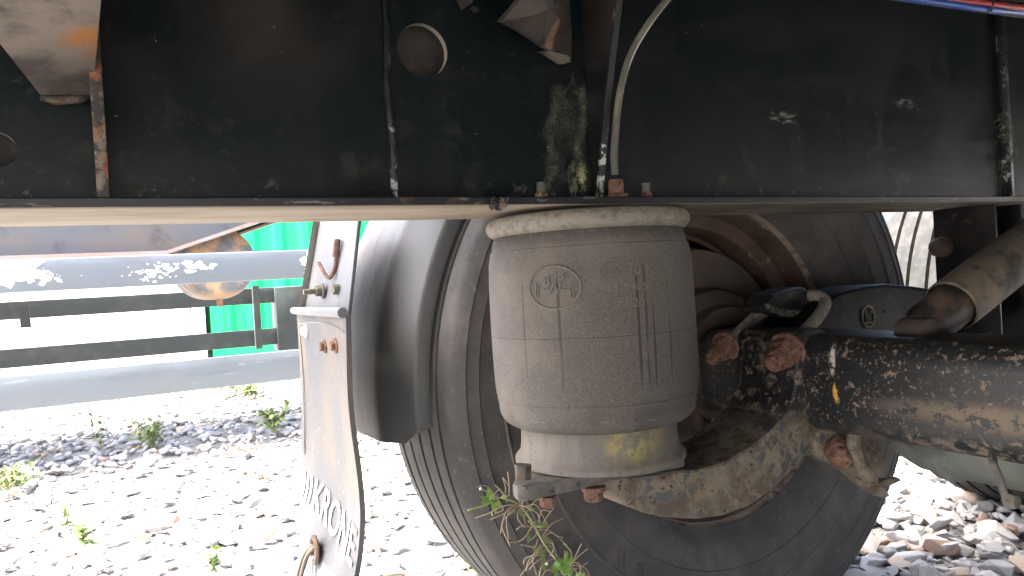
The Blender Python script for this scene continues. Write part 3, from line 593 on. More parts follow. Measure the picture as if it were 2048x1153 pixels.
# ------------------------------------------------------------------ shock absorber
sa, sb = at(1838, 662, Y=.66), at(2110, 452, Y=.66); sdv = (sb-sa).normalized(); tot = (sb-sa).length
shock = empty('shock_absorber', sa, 'tan dirty telescopic shock absorber slanting up to the right above the axle', 'shock absorber')
def along(t): return sa+sdv*t
MB().tube([along(.005), along(.02), along(.11), along(.3)], [.022, .030, .032, .032], 28).build('body_tube', m_shockb, shock)
dt = MB(); dt.tube([along(.078), along(.08), along(.11), along(.36)], [.035, .0375, .0375, .0375], 28, cap=False); dt.tube([along(.0785), along(.09)], [.0342, .033], 28, cap=False); dt.build('dust_tube', m_shock, shock)
sdn = sdv.cross(Vector((0, 1, 0))).normalized()
MB().tube([along(-.006)+Vector((0, -.022, 0)), along(-.006)+Vector((0, .022, 0))], .020, 20).build('lower_eye', m_hub, shock, bevel=.003)
sk = MB(); sk.prism([at(1800, 690, Y=.70), at(1806, 650, Y=.70), at(1836, 640, Y=.70), at(1866, 660, Y=.70), at(1870, 700, Y=.70)], (0, .008, 0)); sk.build('shock_bracket', m_axle, shock, bevel=.002)

# ------------------------------------------------------------------ brake chamber under the axle
CX, CZ = 1.075, .462
chamber = empty('brake_chamber', (CX, .6, .38), 'grey green brake chamber cylinder slung below the axle beam', 'brake chamber')
MB().lathe([(.770, 0), (.769, .030), (.762, .052), (.742, .070), (.715, .080), (.690, .083), (.682, .089), (.668, .0895), (.662, .084), (.50, .0835), (.492, .090), (.475, .090), (.468, .084), (.32, .082), (.30, .06), (.298, 0)], (CX, 0, CZ), 'Y', 64).build('housing', m_chamber, chamber)
cb = MB(); a0 = at(1985, 905, Y=.50); a1 = at(1998, 955, Y=.49); a2 = at(2012, 1000, Y=.49)
cb.tube(bez([a0, at(1986, 925, Y=.49), a1, a2], 16), [.0042]*len(bez([a0, at(1986, 925, Y=.49), a1, a2], 16)), 8); cb.hexa(a2, (0, -1, 0), .009, .012); cb.build('clamp_band', m_seat, chamber)
bk = MB(); bk.prism([at(1640, 858, Y=.775), at(1700, 850, Y=.775), at(1752, 862, Y=.775), at(1770, 900, Y=.775), at(1780, 945, Y=.775), at(1758, 985, Y=.775), at(1720, 950, Y=.775), at(1690, 935, Y=.775), at(1650, 920, Y=.775), at(1632, 890, Y=.775)], (0, .045, 0))
bk.build('chamber_bracket', m_arm, chamber, bevel=.008, seg=3, jit=.0008)
b2 = MB(); b2.tube(bez([at(1712, 850, Y=.74), at(1708, 890, Y=.735), at(1722, 930, Y=.735), at(1742, 962, Y=.735)], 14), .011, 12); b2.build('bracket_rib', m_arm, chamber, jit=.0008)
bp = at(1682, 906, Y=.755); b3 = MB(); b3.hexa(bp+Vector((.01, .01, .005)), (-.7, -.6, -.25), .021, .020, rot=.2); b3.hexa(bp+Vector((-.002, -.001, -.002)), (-.7, -.6, -.25), .016, .016, n=9); b3.build('bracket_bolt', m_rust, chamber, jit=.0012)
b4 = MB(); b4.prism([at(1728, 962, Y=.77), at(1745, 950, Y=.77), at(1778, 985, Y=.77), at(1780, 994, Y=.77), at(1772, 998, Y=.77), at(1745, 986, Y=.77)], (0, .02, 0)); b4.prism([at(1750, 970, Y=.765), at(1772, 962, Y=.76), at(1800, 955, Y=.75), at(1806, 962, Y=.75), at(1776, 976, Y=.76)], (0, .012, 0)); b4.build('pin', m_arm, chamber, bevel=.003)

# ------------------------------------------------------------------ mudguard
guard = empty('mudguard', (.37, 1.2, .45), 'dark grey plastic mudguard curving round the tyre beside the mud flap', 'mudguard')
gp = [(1.072, -.046), (1.072, -.030), (1.0735, -.0255), (1.077, -.0230), (1.105, -.0128), (1.135, -.0030), (1.146, .0008), (1.154, .0048), (1.162, .0072), (1.172, .0082), (1.19, .0086), (1.24, .009), (1.32, .0095), (1.38, .009), (1.392, .005), (1.398, -.008)]
nA = 60; gm = MB(); v = []; f = []
def gend(y):
    e = 187.0
    if y < 1.112: e -= 4.0*(1-math.sqrt(max(0, 1-((1.112-y)/.041)**2)))
    if y > 1.34: e -= 4*(1-math.sqrt(max(0, 1-((y-1.34)/.06)**2)))
    return e
def gpt(y, dr, t):
    a = R(95+(gend(y)-95)*t); rr = .583+dr; return (WX+rr*math.cos(a), y, WZ+rr*math.sin(a))
for i in range(nA+1):
    for (y, dr) in gp: v.append(gpt(y, dr, i/nA))
k = len(gp)
for i in range(nA):
    for j in range(k-1): f.append((i*k+j, i*k+j+1, (i+1)*k+j+1, (i+1)*k+j))
n0 = len(v)
for i in range(nA+1):
    for (y, dr) in gp: v.append(gpt(min(max(y, 1.0755), 1.395), dr-.004, i/nA))
for i in range(nA):
    for j in range(k-1): f.append((n0+i*k+j+1, n0+i*k+j, n0+(i+1)*k+j, n0+(i+1)*k+j+1))
for j in range(k-1): f.append((nA*k+j, n0+nA*k+j, n0+nA*k+j+1, nA*k+j+1))
gm.add(v, f); gm.build('shell', m_fender, guard, smooth=50)
pt, pn, pbn, pb = at(640, 440, Y=1.37), at(716, 440, Y=1.16), at(694, 640, Y=1.12), at(606, 640, Y=1.36)
mp = MB(); mp.prism([pt, pn, pbn, pb], (.006, 0, 0)); mp.build('mounting_plate', m_plate, guard, bevel=.001)
me_ = MB(); me_.prism([pt+Vector((0, .0, 0)), pt+Vector((.02, .012, 0)), pb+Vector((.02, .012, 0)), pb], (-.012, 0, 0)); me_.build('plate_edge', m_fender, guard)
hk = MB(); hk.tube(bez([at(676, 479, Y=1.22), at(673, 510, Y=1.22), at(669, 540, Y=1.22), at(659, 556, Y=1.22), at(650, 548, Y=1.235), at(638, 527, Y=1.26)], 24), .0033, 8); hk.tube([at(675, 480, Y=1.222), at(671, 515, Y=1.222)], .0055, 8); hk.build('hook', m_rust, guard)
for (px, py, Y, big) in ((641, 582, 1.26, 1), (676, 579, 1.19, 0)):
    c = at(px, py, Y=Y); b_ = MB(); b_.hexa(c+Vector((.004, 0, 0)), (-1, 0, 0), .013 if big else .008, .003, n=20); b_.hexa(c, (-1, -.1, 0), .009 if big else .008, .009)
    if big: b_.tube([c, c+Vector((-.028, 0, -.001))], .0045, 10)
    b_.build('bolt', m_stud, guard)

# ------------------------------------------------------------------ mud flap
flap = empty('mud_flap', (.29, 1.2, .22), 'pale grey rubber mud flap with white lettering hanging behind the mudguard', 'mud flap')
FE = [at(*p, Y=1.36) for p in ((593, 625), (598, 700), (603, 800), (602, 900), (598, 1000), (600, 1130), (606, 1230))]
NE = [at(*p, Y=1.03) for p in ((692, 632), (693, 720), (695, 800), (700, 850), (712, 930), (720, 1000), (722, 1060), (710, 1153), (690, 1250))]
def edge_x(E, z):
    zs = [p.z for p in E][::-1]; xs = [p.x for p in E][::-1]; return float(np.interp(z, zs, xs))
def smooth_x(E, z): return sum(edge_x(E, z+d) for d in (-.03, -.015, 0, .015, .03))/5
ZTOP, ZBOT = .666, .235
def fpt(s, z, off=0):
    """s: 0 far edge .. 1 near edge"""
    y = 1.36-.33*s; x = smooth_x(FE, z)*(1-s)+smooth_x(NE, z)*s; t = (ZTOP-z)/(ZTOP-ZBOT)
    x += .016*math.sin(math.pi*s)*math.sin(math.pi*min(1, t*1.15))-.010*math.exp(-((s-.36)/.18)**2-((z-.275)/.045)**2)
    return Vector((x-off, y, z))
nu, nv = 64, 96; fm = MB(); v = []; f = []
for side_ in (0, 1):
    for j in range(nv+1):
        for i in range(nu+1): v.append(fpt(i/nu, ZTOP-(ZTOP-ZBOT)*j/nv, 0 if side_ == 0 else -.0075))
K = (nu+1)*(nv+1); id_ = lambda s_, i, j: s_*K+j*(nu+1)+i
for j in range(nv):
    for i in range(nu):
        f.append((id_(0, i, j), id_(0, i+1, j), id_(0, i+1, j+1), id_(0, i, j+1))); f.append((id_(1, i, j), id_(1, i, j+1), id_(1, i+1, j+1), id_(1, i+1, j)))
for j in range(nv):
    f.append((id_(0, 0, j), id_(0, 0, j+1), id_(1, 0, j+1), id_(1, 0, j))); f.append((id_(0, nu, j), id_(1, nu, j), id_(1, nu, j+1), id_(0, nu, j+1)))
for i in range(nu): f.append((id_(0, i, 0), id_(1, i, 0), id_(1, i+1, 0), id_(0, i+1, 0))); f.append((id_(0, i, nv), id_(0, i+1, nv), id_(1, i+1, nv), id_(1, i, nv)))
fm.add(v, f); fm.build('sheet', m_flap, flap, smooth=50)
rr_ = MB(); rr_.tube([fpt(-.02, ZTOP+.003, .004), fpt(.25, ZTOP+.003, .004), fpt(.6, ZTOP+.003, .004), fpt(1.0, ZTOP+.003, .004)], [.006, .0068, .0072, .0075], 14); rr_.build('rolled_top', m_plate, flap, bevel=.001, seg=1)
pr_ = MB(); pe = [fpt(.05, .645, .0008), fpt(.3, .650, .0008), fpt(.7, .651, .0008), fpt(.97, .642, .0008)]; pr_.tube(bez(pe, 20), .0012, 6); pr_.tube([fpt(.05, .636, .0008), fpt(.055, .55, .0008), fpt(.06, .42, .0008)], .001, 6); pr_.build('moulded_line', m_fender, flap)
for s_, z_ in ((.20, None), (.60, None), (.84, None)):
    px, py = {.20: (613, 663), .60: (652, 690), .84: (674, 690)}[s_]; best = min(((s/60, z/200) for s in range(61) for z in range(105, 133)), key=lambda q_: (lambda P: ((P.dot(cR)/P.dot(cF)*FPX+1024-px)**2+(576.5-P.dot(cU)/P.dot(cF)*FPX-py)**2))(fpt(*q_)-CAM))
    c = fpt(*best); b_ = MB(); b_.hexa(c, (-1, 0, 0), .011, .003, n=18); b_.hexa(c+Vector((-.003, 0, 0)), (-1, 0, 0), .0072, .006); b_.build('bolt', m_chip if s_ == .20 else m_rust, flap, jit=.0002)
# white print that follows the rubber
tx = MB()
def print_on(VF, s0, z0, sx_):
    out = []
    for x, y, z in VF[0]: sq_ = s0+x*sx_/.33; out.append(fpt(sq_, z0-.034*sq_+y, .0022+z))
    tx.add(out, VF[1])
def fine(VF, cuts=2):
    bm = bmesh.new(); vs = [bm.verts.new(c) for c in VF[0]]
    for fc in VF[1]:
        try: bm.faces.new([vs[i] for i in fc])
        except ValueError: pass
    bmesh.ops.triangulate(bm, faces=bm.faces)
    for _ in range(cuts):
        bmesh.ops.subdivide_edges(bm, edges=[e for e in bm.edges if e.calc_length() > .009], cuts=1); bmesh.ops.triangulate(bm, faces=[q_ for q_ in bm.faces if len(q_.verts) > 3])
    bm.verts.index_update(); o = [tuple(q_.co) for q_ in bm.verts], [tuple(q_.index for q_ in fc.verts) for fc in bm.faces]; bm.free(); return o
tv = text_mesh('KRONE', .071, .0004, .0005); xs = [p[0] for p in tv[0]]; wd = max(xs)-min(xs)
tv = ([(x+.10*y, y, z) for x, y, z in tv[0]], tv[1])
print_on(fine(tv, 3), .595, .371, .238/wd)
for k in range(3):   # the three slanted wing strokes before the name
    V = [(-.013+.006*0, -.022, 0), (-.004, -.022, 0), (.010, .026, 0), (.001, .026, 0)]; F = [(0, 1, 2, 3)]
    V2 = []; F2 = []
    for j in range(7):
        t = j/6; bow = .006*math.sin(math.pi*t); V2 += [(-.006+.010*t+bow, -.024+.05*t, 0), (.0025+.010*t+bow, -.024+.05*t, 0)]
    for j in range(6): F2.append((2*j, 2*j+1, 2*j+3, 2*j+2))
    print_on((V2, F2), .055+.052*k, .372, 1.0)
tx.build('lettering', m_white, flap, fix=False)
def on_flap(px, py):
    def err(a): P = fpt(*a)-CAM; return (P.dot(cR)/P.dot(cF)*FPX+1024-px)**2+(576.5-P.dot(cU)/P.dot(cF)*FPX-py)**2
    return min(((i/60, k/200) for i in range(61) for k in range(48, 133)), key=err)
ey = fpt(*on_flap(640, 1098), .004); eo = MB(); eo.tube([ey+Vector((-.004, .016*math.cos(a), .019*math.sin(a))) for a in np.linspace(0, 6.283, 24)], .0042, 8); eo.hexa(ey, (-1, 0, 0), .014, .004, n=18); eo.build('eyelet', m_hub, flap, jit=.0006)
wire = empty('tie_wire', ey, 'rusty doubled tie wire pulled down from the eyelet of the mud flap', 'wire')
for d in (0, .022):
    wp = [ey+Vector((.004, d*.3, .006)), ey+Vector((-.012, d*.6, -.002)), ey+Vector((-.022, .010+d*.8, -.03)), ey+Vector((-.034, .024+d, -.09)), ey+Vector((-.04, .04+d*1.2, -.17))]
    MB().tube(bez(wp, 24), .0036, 8).build('strand', m_hub, wire)

# ------------------------------------------------------------------ parked trailer behind
parked = empty('parked_trailer', (0, 3.9, 0), 'second skeletal trailer with blue grey side guard rails parked beyond the flap', 'trailer')
NR, FRY = 2.60, 5.10
MB().box((-6, NR, .748), (1.05, NR+.010, .843)).build('guard_rail', m_rail, parked, bevel=.004)
MB().box((-6, NR, .411), (2.2, NR+.010, .510)).build('guard_rail', m_rail, parked, bevel=.004)
MB().box((-6, FRY, .645), (3, FRY+.03, .745)).build('guard_rail', m_dark, parked, bevel=.004)  # far rails' darker colour holds the shade under the trailer
MB().box((-6, FRY, .375), (3, FRY+.03, .480)).build('guard_rail', m_dark, parked, bevel=.004)
p = at(515, 640, Y=FRY-.06); MB().box((p.x-.02, FRY-.07, .36), (p.x+.02, FRY-.03, .76)).build('guard_post', m_dark, parked)
p = at(580, 640, Y=FRY); MB().box((p.x-.09, FRY-.02, .33), (p.x+.10, FRY+.12, .745)).build('landing_leg', m_dark, parked, bevel=.01)
# flaked paint on the near rails
def flakes(cx, cy, w, h, n, smin, smax):
    fk_ = MB()
    for i in range(n):
        p = at(cx+rnd.gauss(0, w), cy+rnd.gauss(0, h), Y=NR)
        if not .753 < p.z < .840: continue
        r_ = rnd.uniform(smin, smax); k_ = rnd.randint(5, 8); a_ = rnd.random()*6
        pts = [(p.x+r_*rnd.uniform(.4, 1.3)*1.4*math.cos(a_+2*math.pi*j/k_), NR-.001-i*.00001, min(.839, max(.752, p.z+r_*rnd.uniform(.35, 1.1)*math.sin(a_+2*math.pi*j/k_)))) for j in range(k_)]
        fk_.add(pts, [tuple(range(k_))])
    return fk_
fk_ = flakes(18, 543, 16, 10, 50, .006, .022); fk_.add(flakes(75, 552, 18, 5, 22, .004, .010).v, []) if False else None
for a in ((10, 540, 10, 6, 40, .012, .03), (75, 552, 20, 6, 40, .002, .009), (300, 550, 22, 9, 40, .0015, .006), (345, 535, 22, 9, 40, .0015, .007), (400, 532, 14, 4, 26, .003, .010), (622, 525, 8, 16, 40, .006, .018), (180, 545, 90, 12, 12, .001, .002)):
    g_ = flakes(*a); fk_.add(g_.v, g_.f)
tag(fk_.build('paint_flake', m_chip, parked, fix=False), kind='stuff')
# main beams with the raised neck, cross pieces and an added shade slab
BYS = (3.66, 4.66)
for by in BYS:
    bm_ = MB(); bm_.xz([(-7, .915), (.25, .915), (.95, 1.145), (6, 1.145), (6, 1.30), (-7, 1.30)], by, by+.012); bm_.build('beam_web', m_tweb, parked)
    bf = MB(); bf.prism([(-7, by-.065, .900), (.25, by-.065, .900), (.25, by+.075, .900), (-7, by+.075, .900)], (0, 0, .014)); bf.prism([(.25, by-.065, .9), (.25, by+.075, .9), (.95, by+.075, 1.13), (.95, by-.065, 1.13)], (0, 0, .014)); bf.prism([(.95, by-.065, 1.13), (.95, by+.075, 1.13), (6, by+.075, 1.13), (6, by-.065, 1.13)], (0, 0, .014)); bf.build('beam_flange', m_rustfl, parked)
MB().box((-7, BYS[0]-.03, 1.302), (6, BYS[1]+.06, 1.33)).build('unseen_deck', m_dark, parked)  # added out of view to cast the shade band on the gravel
for x in (-3.4, 1.9, 3.4): MB().box((x, 3.67, 1.18), (x+.08, 4.66, 1.26)).build('cross_member', m_dark, parked)
tk = MB(); tc_ = at(430, 530, Y=3.78); tk.lathe([(3.75, 0), (3.755, .07), (3.775, .125), (3.80, .160), (3.84, .172), (4.30, .172), (4.36, .15), (4.40, 0)], (tc_.x+.02, 0, .862), 'Y', 40); tko = tk.build('air_tank', m_tank, parked)
MB().tube([(tc_.x+.02, 3.86, .70), (tc_.x+.02, 3.86, .665), (tc_.x+.03, 3.86, .655)], [.018, .014, .006], 8).build('drain_valve', m_rust, tko)
for px, w_, h_ in ((15, .035, .06), (46, .045, .13)):
    p = at(px, 608, Y=4.9); MB().prism([(p.x-w_*.5, 4.9, p.z), (p.x+w_*.5, 4.9, p.z), (p.x+w_*.7, 4.9, p.z-h_), (p.x-w_*.4, 4.9, p.z-h_)], (0, .01, 0)).build('hanging_tab', m_dark, parked)

# ------------------------------------------------------------------ containers at the far side of the yard
def container(x0, y0, L_, m, label):
    c = empty('shipping_container', (x0+L_/2, y0+1.2, .0), label, 'container', 'shipping containers in the yard')
    z0, z1 = .09, 2.68
    mb = MB(); mb.box((x0, y0, z0), (x0+L_, y0+.09, z0+.13)); mb.box((x0, y0+2.35, z0), (x0+L_, y0+2.44, z0+.13)); mb.build('bottom_rail', m, c)
    MB().box((x0, y0, z1-.11), (x0+L_, y0+2.44, z1)).build('roof', m, c)
    for x in (x0, x0+L_-.12):
        for y in (y0, y0+2.32): MB().box((x, y-.003, .06), (x+.12, y+.12, z1+.003)).build('corner_post', m, c)
    for y, dn in ((y0+.012, 1), (y0+2.43, -1)):
        w = MB(); xs = []; x = x0+.12; zz = []
        while x < x0+L_-.12:
            for dx, d in ((0, 0), (.07, 0), (.13, .060), (.21, .060)): xs.append((min(x+dx, x0+L_-.12), y+d*dn))
            x += .28
        v = [(a, b, z0+.12) for a, b in xs]+[(a, b, z1-.10) for a, b in xs]; k = len(xs)
        w.add(v, [(i, i+1, k+i+1, k+i) for i in range(k-1)]); w.build('corrugated_wall', m, c, fix=False, smooth=10)
    for x in (x0+.02, x0+L_-.03): MB().box((x, y0+.12, z0), (x+.01, y0+2.32, z1-.11)).build('end_wall', m, c)
    return c
gx = at(424, 680, Y=8.2).x
container(gx, 8.2, 6.06, m_green, 'bright green corrugated shipping container standing behind the parked trailer')
container(gx-6.06-.05, 8.2, 6.06, m_cwhite, 'white corrugated shipping container left of the green one')

# ------------------------------------------------------------------ crushed stone on the ground
def stone_mesh(seed):
    r_ = random.Random(seed); bm = bmesh.new(); fl_s = r_.uniform(.38, .62); el = r_.uniform(.75, 1.05)
    for i in range(12):
        a = Vector((r_.gauss(0, 1), r_.gauss(0, 1), r_.gauss(0, 1))).normalized()*r_.uniform(.78, 1.0); bm.verts.new((a.x, a.y*el, a.z*fl_s))
    res = bmesh.ops.convex_hull(bm, input=bm.verts); bmesh.ops.delete(bm, geom=[g for g in res['geom_interior'] if isinstance(g, bmesh.types.BMVert)], context='VERTS')
    bmesh.ops.bevel(bm, geom=bm.edges[:], offset=.035, segments=1, affect='EDGES'); bmesh.ops.triangulate(bm, faces=bm.faces); bm.verts.index_update()
    V = np.array([v_.co[:] for v_ in bm.verts]); F = np.array([[v_.index for v_ in f_.verts] for f_ in bm.faces]); bm.free(); return V, F
LOW = []
def stone_low(seed):
    r_ = random.Random(seed); bm = bmesh.new(); fl_s = r_.uniform(.38, .62)
    for i in range(11):
        a = Vector((r_.gauss(0, 1), r_.gauss(0, 1), r_.gauss(0, 1))).normalized()*r_.uniform(.8, 1.0); bm.verts.new((a.x, a.y, a.z*fl_s))
    res = bmesh.ops.convex_hull(bm, input=bm.verts); bmesh.ops.delete(bm, geom=[g for g in res['geom_interior'] if isinstance(g, bmesh.types.BMVert)], context='VERTS'); bm.verts.index_update()
    V = np.array([v_.co[:] for v_ in bm.verts]); F = np.array([[v_.index for v_ in f_.verts] for f_ in bm.faces]); bm.free(); return V, F
HI = [stone_mesh(100+i) for i in range(14)]; LOW = [stone_low(300+i) for i in range(12)]
rg = np.random.default_rng(5)
pts = []
def scatter(n, x0, x1, y0, y1, smin, smax, zl):
    for i in range(n):
        pts.append((rg.uniform(x0, x1), rg.uniform(y0, y1), rg.uniform(*zl), rg.uniform(smin, smax)*(1 if rg.random() > .08 else 1.35)))
scatter(4300, -1.4, 3.4, .2, 3.0, .017, .038, (.004, .022))
scatter(420, 1.2, 2.8, .5, 2.0, .030, .046, (.010, .030))
scatter(1500, 1.1, 2.9, .5, 2.1, .015, .030, (.006, .022))
scatter(3000, -1.4, 3.4, .2, 3.0, .007, .014, (.0, .006))
scatter(5600, -2.4, 3.2, 3.0, 6.2, .018, .036, (.004, .022))
scatter(2600, -3.4, 2.5, 6.2, 8.1, .018, .034, (.004, .018))
def proj(p):
    d = Vector(p)-CAM; k = d.dot(cF); return (1024+FPX*d.dot(cR)/k, 576.5-FPX*d.dot(cU)/k, k) if k > .1 else (-9999, 0, 1)
def seen(p):
    x, y, k = proj(p)
    if not (-20 < x < 2070 and y < 1175): return 0
    if x < 600 or x > 1690: pass
    elif 720 < x < 960 and y > 900 and (x-720) < 60+(y-880)*.75: pass
    else: return 0
    if x > 1690 and y < 1000 and x > 1820: return 0
    return 1
vis = [(p[3]/proj(p[:3])[2], i) for i, p in enumerate(pts) if seen(p[:3])]
vis.sort(reverse=True); top = {i for _, i in vis[:300]}
smesh = []
for k, (V, F) in enumerate(HI):
    for q_ in range(3):
        me = bpy.data.meshes.new('stone'); me.from_pydata(V.tolist(), [], F.tolist()); me.materials.append(m_stone)
        tone = rg.beta(1.6, 1.5); a_ = me.attributes.new('tone', 'FLOAT', 'FACE'); a_.data.foreach_set('value', np.full(len(F), tone, dtype=np.float32)); smesh.append(me)
for i in sorted(top):
    x, y, z, s_ = pts[i]; o = bpy.data.objects.new('stone', smesh[int(rg.integers(len(smesh)))]); C.objects.link(o); o.parent = ground
    o.location = (x, y, z+.006); o.scale = (s_*1.1, s_*rg.uniform(.75, 1.05), s_); o.rotation_euler = (rg.normal(0, .24), rg.normal(0, .24), rg.uniform(0, 6.28))
def joined(name, idx, protos):
    VV = []; FF = []; TT = []; n = 0
    for i in idx:
        x, y, z, s_ = pts[i]; V, F = protos[int(rg.integers(len(protos)))]
        M_ = np.array((Matrix.Rotation(rg.uniform(0, 6.28), 3, 'Z') @ Matrix.Rotation(rg.normal(0, .24), 3, 'X') @ Matrix.Rotation(rg.normal(0, .24), 3, 'Y')))
        W = (V*np.array((s_*1.1, s_*rg.uniform(.75, 1.05), s_)))@M_.T+np.array((x, y, z+.004)); VV.append(W); FF.append(F+n); TT.append(np.full(len(F), rg.beta(1.6, 1.5))); n += len(V)
    V = np.concatenate(VV); F = np.concatenate(FF); T = np.concatenate(TT).astype(np.float32)
    me = bpy.data.meshes.new(name); me.vertices.add(len(V)); me.vertices.foreach_set('co', V.ravel().astype(np.float32)); me.loops.add(F.size); me.loops.foreach_set('vertex_index', F.ravel().astype(np.int32))
    me.polygons.add(len(F)); me.polygons.foreach_set('loop_start', np.arange(0, F.size, 3, dtype=np.int32)); me.update(calc_edges=True); me.validate()
    a_ = me.attributes.new('tone', 'FLOAT', 'FACE'); a_.data.foreach_set('value', T); me.materials.append(m_stone)
    o = bpy.data.objects.new(name, me); C.objects.link(o); o.parent = ground; tag(o, kind='stuff'); return o
joined('gravel', [i for i in range(len(pts)) if i not in top], LOW)

# ------------------------------------------------------------------ weeds
def leaf(mb, p, d, L_, w, m=0, up=Vector((0, 0, 1))):
    d = d.normalized(); s_ = d.cross(up); s_ = s_.normalized() if s_.length > .05 else Vector((1, 0, 0)); n_ = s_.cross(d)
    mb.add([p, p+d*L_*.35+s_*w-n_*w*.25, p+d*L_*.75+s_*w*.6-n_*L_*.05, p+d*L_-n_*L_*.15, p+d*L_*.75-s_*w*.6-n_*L_*.05, p+d*L_*.35-s_*w-n_*w*.25, p+d*L_*.4, p+d*L_*.75-n_*L_*.03],
           [(0, 1, 6), (1, 2, 7, 6), (2, 3, 7), (3, 4, 7), (4, 5, 6, 7), (5, 0, 6)], m)
def rv(r_, z=.0): return Vector((r_.uniform(-1, 1), r_.uniform(-1, 1), r_.uniform(-1, 1)+z))
w1 = empty('weed', (.60, .90, 0), 'straggling weed with green tips and dry curled tendrils against the tyre', 'weed')
r_ = random.Random(3)
stem = bez([(.60, .90, 0), (.59, .91, .12), at(1150, 1175, Y=.93), at(1118, 1128, Y=.93), at(1090, 1090, Y=.93), at(1070, 1055, Y=.93), at(1050, 1022, Y=.93), at(1030, 1005, Y=.93), at(1000, 996, Y=.93), at(972, 994, Y=.93)], 54)
sm_ = MB(); sm_.tube(stem, [.0022-.0014*i/len(stem) for i in range(len(stem))], 6)
sm_.tube(bez([at(985, 1004, Y=.93), at(965, 1013, Y=.925), at(936, 1021, Y=.92)], 8), .0013, 5); sm_.tube(bez([at(990, 1000, Y=.93), at(975, 985, Y=.925), at(962, 978, Y=.92)], 8), .0011, 5)
tag(sm_.build('stem', m_stem, w1), kind='stuff')
dr_ = MB()
def tendril(pts_, r0_=.0009, Y=.925): dr_.tube(bez([at(x, y, Y=Y-.012*k*(1 if k < 2 else .5)) for k, (x, y) in enumerate(pts_)], 14), r0_, 5)
for t_ in ([(1018, 993), (1018, 965), (1015, 944)], [(1040, 1006), (1035, 990), (1030, 978)], [(1042, 1008), (1052, 996), (1062, 992)], [(1010, 992), (1002, 982), (990, 970)], [(1038, 1010), (1010, 1012), (985, 1022), (985, 1032)], [(1038, 1010), (1015, 1025), (980, 1040)],
           [(1035, 1010), (1015, 1020), (1005, 1045), (1001, 1067)], [(1040, 1010), (1060, 1018), (1075, 1028), (1079, 1042)], [(1005, 1012), (980, 1026), (950, 1037)], [(1042, 1012), (1035, 1035), (1048, 1055)], [(1062, 1055), (1045, 1052), (1032, 1060)], [(1060, 1058), (1050, 1075), (1035, 1084), (1017, 1086)],
           [(1075, 1080), (1070, 1095), (1055, 1092), (1042, 1090)], [(1082, 1090), (1068, 1108), (1056, 1125), (1052, 1143)], [(1085, 1110), (1065, 1112), (1050, 1118), (1047, 1128)], [(1090, 1112), (1072, 1125), (1058, 1140)], [(1140, 1130), (1142, 1105), (1127, 1087)], [(1140, 1135), (1150, 1115), (1163, 1088)],
           [(1140, 1132), (1158, 1112), (1176, 1098)], [(1145, 1125), (1160, 1130), (1160, 1153)], [(1105, 1118), (1085, 1130), (1078, 1153)], [(1100, 1112), (1108, 1098), (1104, 1086)], [(1062, 1052), (1080, 1054), (1086, 1053)], [(1130, 1140), (1130, 1110), (1130, 1102)], [(1120, 1150), (1095, 1140), (1080, 1160)], [(1135, 1150), (1150, 1140), (1155, 1160)]): tendril(t_)
for k in range(26):
    i = r_.randint(14, len(stem)-4); p = stem[i]; d = rv(r_, .1); d.y = -abs(d.y)*.5
    dr_.tube(bez([p, p+d*.015+Vector((0, 0, .004)), p+d*.03+rv(r_)*.006, p+d*.04+rv(r_)*.01-Vector((0, 0, .012))], 9), .0006, 4)
tag(dr_.build('tendril', m_dry, w1), kind='stuff')
lf = MB()
for (px, py, dx, dz, L_) in ((980, 1000, -.2, 1, .020), (980, 1003, -1, .15, .016), (985, 1004, .1, -.9, .017), (988, 1005, .8, -.5, .014), (975, 1000, -.8, .5, .014), (978, 1003, .5, .8, .013), (1000, 996, .8, .1, .012)):
    leaf(lf, at(px, py, Y=.922), Vector((dx, -.35, dz)), L_, L_*.24, 0, Vector((0, -1, .2)))
for k in range(26):
    leaf(lf, at(1122+r_.gauss(0, 9), 1135+r_.gauss(0, 10), Y=.92), Vector((r_.uniform(-1, 1), -.4, r_.uniform(-.6, 1))), r_.uniform(.010, .018), .0042, 0, Vector((0, -1, .3)))
tag(lf.build('green_leaf', m_leaf, w1, fix=False), kind='stuff')
l2 = MB()
for (px, py, dx, dz, L_) in ((1070, 1048, 1, -.35, .020), (1085, 1075, .9, -.6, .020), (1060, 1050, .4, -.1, .013), (1068, 1085, -.1, -.9, .017), (1080, 1095, .2, -1, .020), (1088, 1112, -.2, -1, .022), (1040, 1020, .2, -.9, .013), (1055, 1020, .9, .0, .012), (1060, 1068, -.4, -.7, .014), (1030, 1012, -.3, -.8, .012)):
    leaf(l2, at(px, py, Y=.922), Vector((dx, -.35, dz)), L_, L_*.22, 0, Vector((0, -1, .2)))
tag(l2.build('dull_leaf', m_leafd, w1, fix=False), kind='stuff')
bd = MB()
for px, py in ((961, 978), (1093, 1128)): c = at(px, py, Y=.918); bd.lathe([(-.0022, 0), (-.0015, .0016), (0, .0022), (.0015, .0016), (.0022, 0)], c, 'Z', 8)
tag(bd.build('bud', m_bud, w1), kind='stuff')
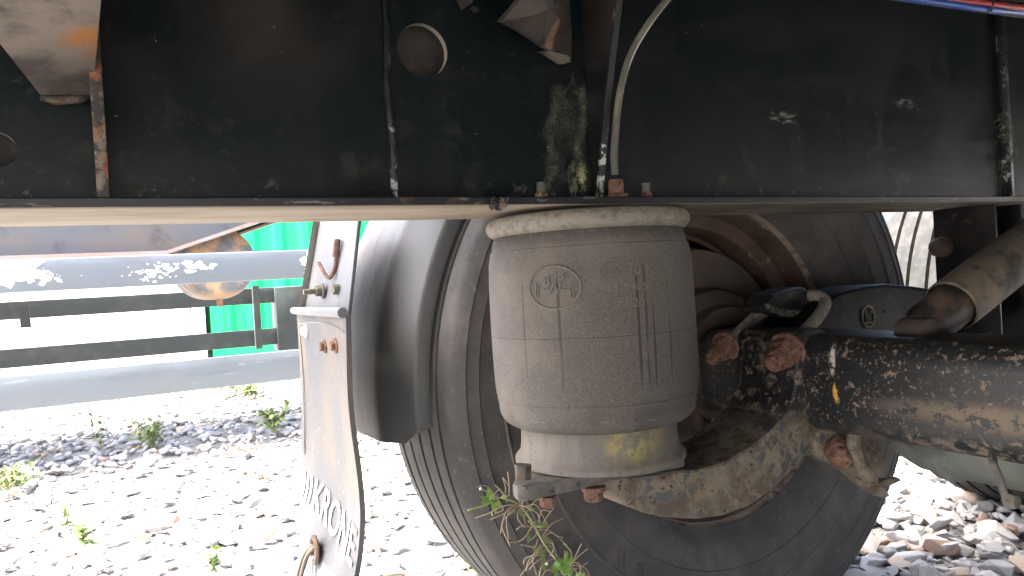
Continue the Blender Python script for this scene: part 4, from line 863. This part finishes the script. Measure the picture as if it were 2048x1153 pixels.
def tuft(name, base, h, spread, n, ml, ms, label, cat, lw=.25, ll=.03, group=None, seed=1):
    r2 = random.Random(seed); e = empty(name, base, label, cat, group); base = Vector(base); s2 = MB(); f2 = MB()
    for k in range(n):
        a = r2.uniform(0, 6.28); tip = base+Vector((math.cos(a)*spread*r2.random(), math.sin(a)*spread*r2.random(), h*r2.uniform(.45, 1))); mid = base.lerp(tip, .5)+Vector((r2.gauss(0, .1), r2.gauss(0, .1), .25))*h*.3
        pp = bez([base+Vector((r2.gauss(0, .006), r2.gauss(0, .006), 0)), mid, tip], 8); s2.tube(pp, .0013, 4)
        for p_ in pp[3:]:
            if r2.random() < .8: leaf(f2, p_, rv(r2, .4), ll*r2.uniform(.6, 1.2), ll*lw*r2.uniform(.7, 1.2))
    tag(s2.build('stem', ms, e, fix=False), kind='stuff'); tag(f2.build('leaf', ml, e, fix=False), kind='stuff'); return e
G = lambda px, py: at(px, py, Z=.02)
tuft('weed', G(965, 1168), .10, .07, 10, m_leaf, m_dry, 'low green weed at the foot of the tyre, bottom edge of the picture', 'weed', .28, .02, seed=4)
tuft('weed', G(305, 895), .13, .11, 26, m_leafp, m_stem, 'bright green leafy weed in the shaded gravel under the parked trailer', 'weed', .3, .035, 'weeds growing through the gravel', 5)
tuft('weed', G(550, 868), .16, .10, 22, m_leafp, m_stem, 'green weed close to the left of the mud flap', 'weed', .3, .04, 'weeds growing through the gravel', 6)
tuft('weed', G(205, 905), .20, .05, 6, m_leafd, m_dry, 'thin dark sprig with few leaves left of the bright green weed', 'weed', .3, .03, 'weeds growing through the gravel', 7)
tuft('weed', G(20, 985), .10, .16, 30, m_leafd, m_stem, 'dull grey green weed at the left edge of the gravel', 'weed', .25, .03, 'weeds growing through the gravel', 8)
tuft('weed', G(490, 910), .05, .16, 22, m_redw, m_redw, 'low red brown weed spreading over stones in the shade', 'weed', .25, .02, 'red weeds', 9)
tuft('weed', G(530, 955), .05, .15, 24, m_redw, m_dry, 'reddish dry weed with pale stalks in front of the shade', 'weed', .25, .02, 'red weeds', 10)
tuft('weed', G(175, 1105), .09, .04, 5, m_leafp, m_stem, 'broad leaved green weed in the sunlit stones at lower left', 'weed', .36, .036, 'weeds growing through the gravel', 11)
tuft('weed', G(135, 1065), .07, .03, 4, m_leafp, m_stem, 'small pale weed just above the broad leaved one', 'weed', .36, .030, 'weeds growing through the gravel', 12)
tuft('weed', G(425, 1150), .06, .04, 6, m_leafp, m_stem, 'yellow green weed at the bottom edge left of the flap', 'weed', .35, .03, 'weeds growing through the gravel', 13)
tuft('grass_tuft', G(490, 792), .10, .22, 50, m_leafd, m_dry, 'dark clump of grass below the end of the lower guard rail', 'grass', .12, .07, seed=14)
tuft('dry_weed', G(2030, 985), .12, .25, 40, m_dry, m_dry, 'dry brown stalks in the gravel beneath the brake chamber', 'weed', .1, .04, seed=15)
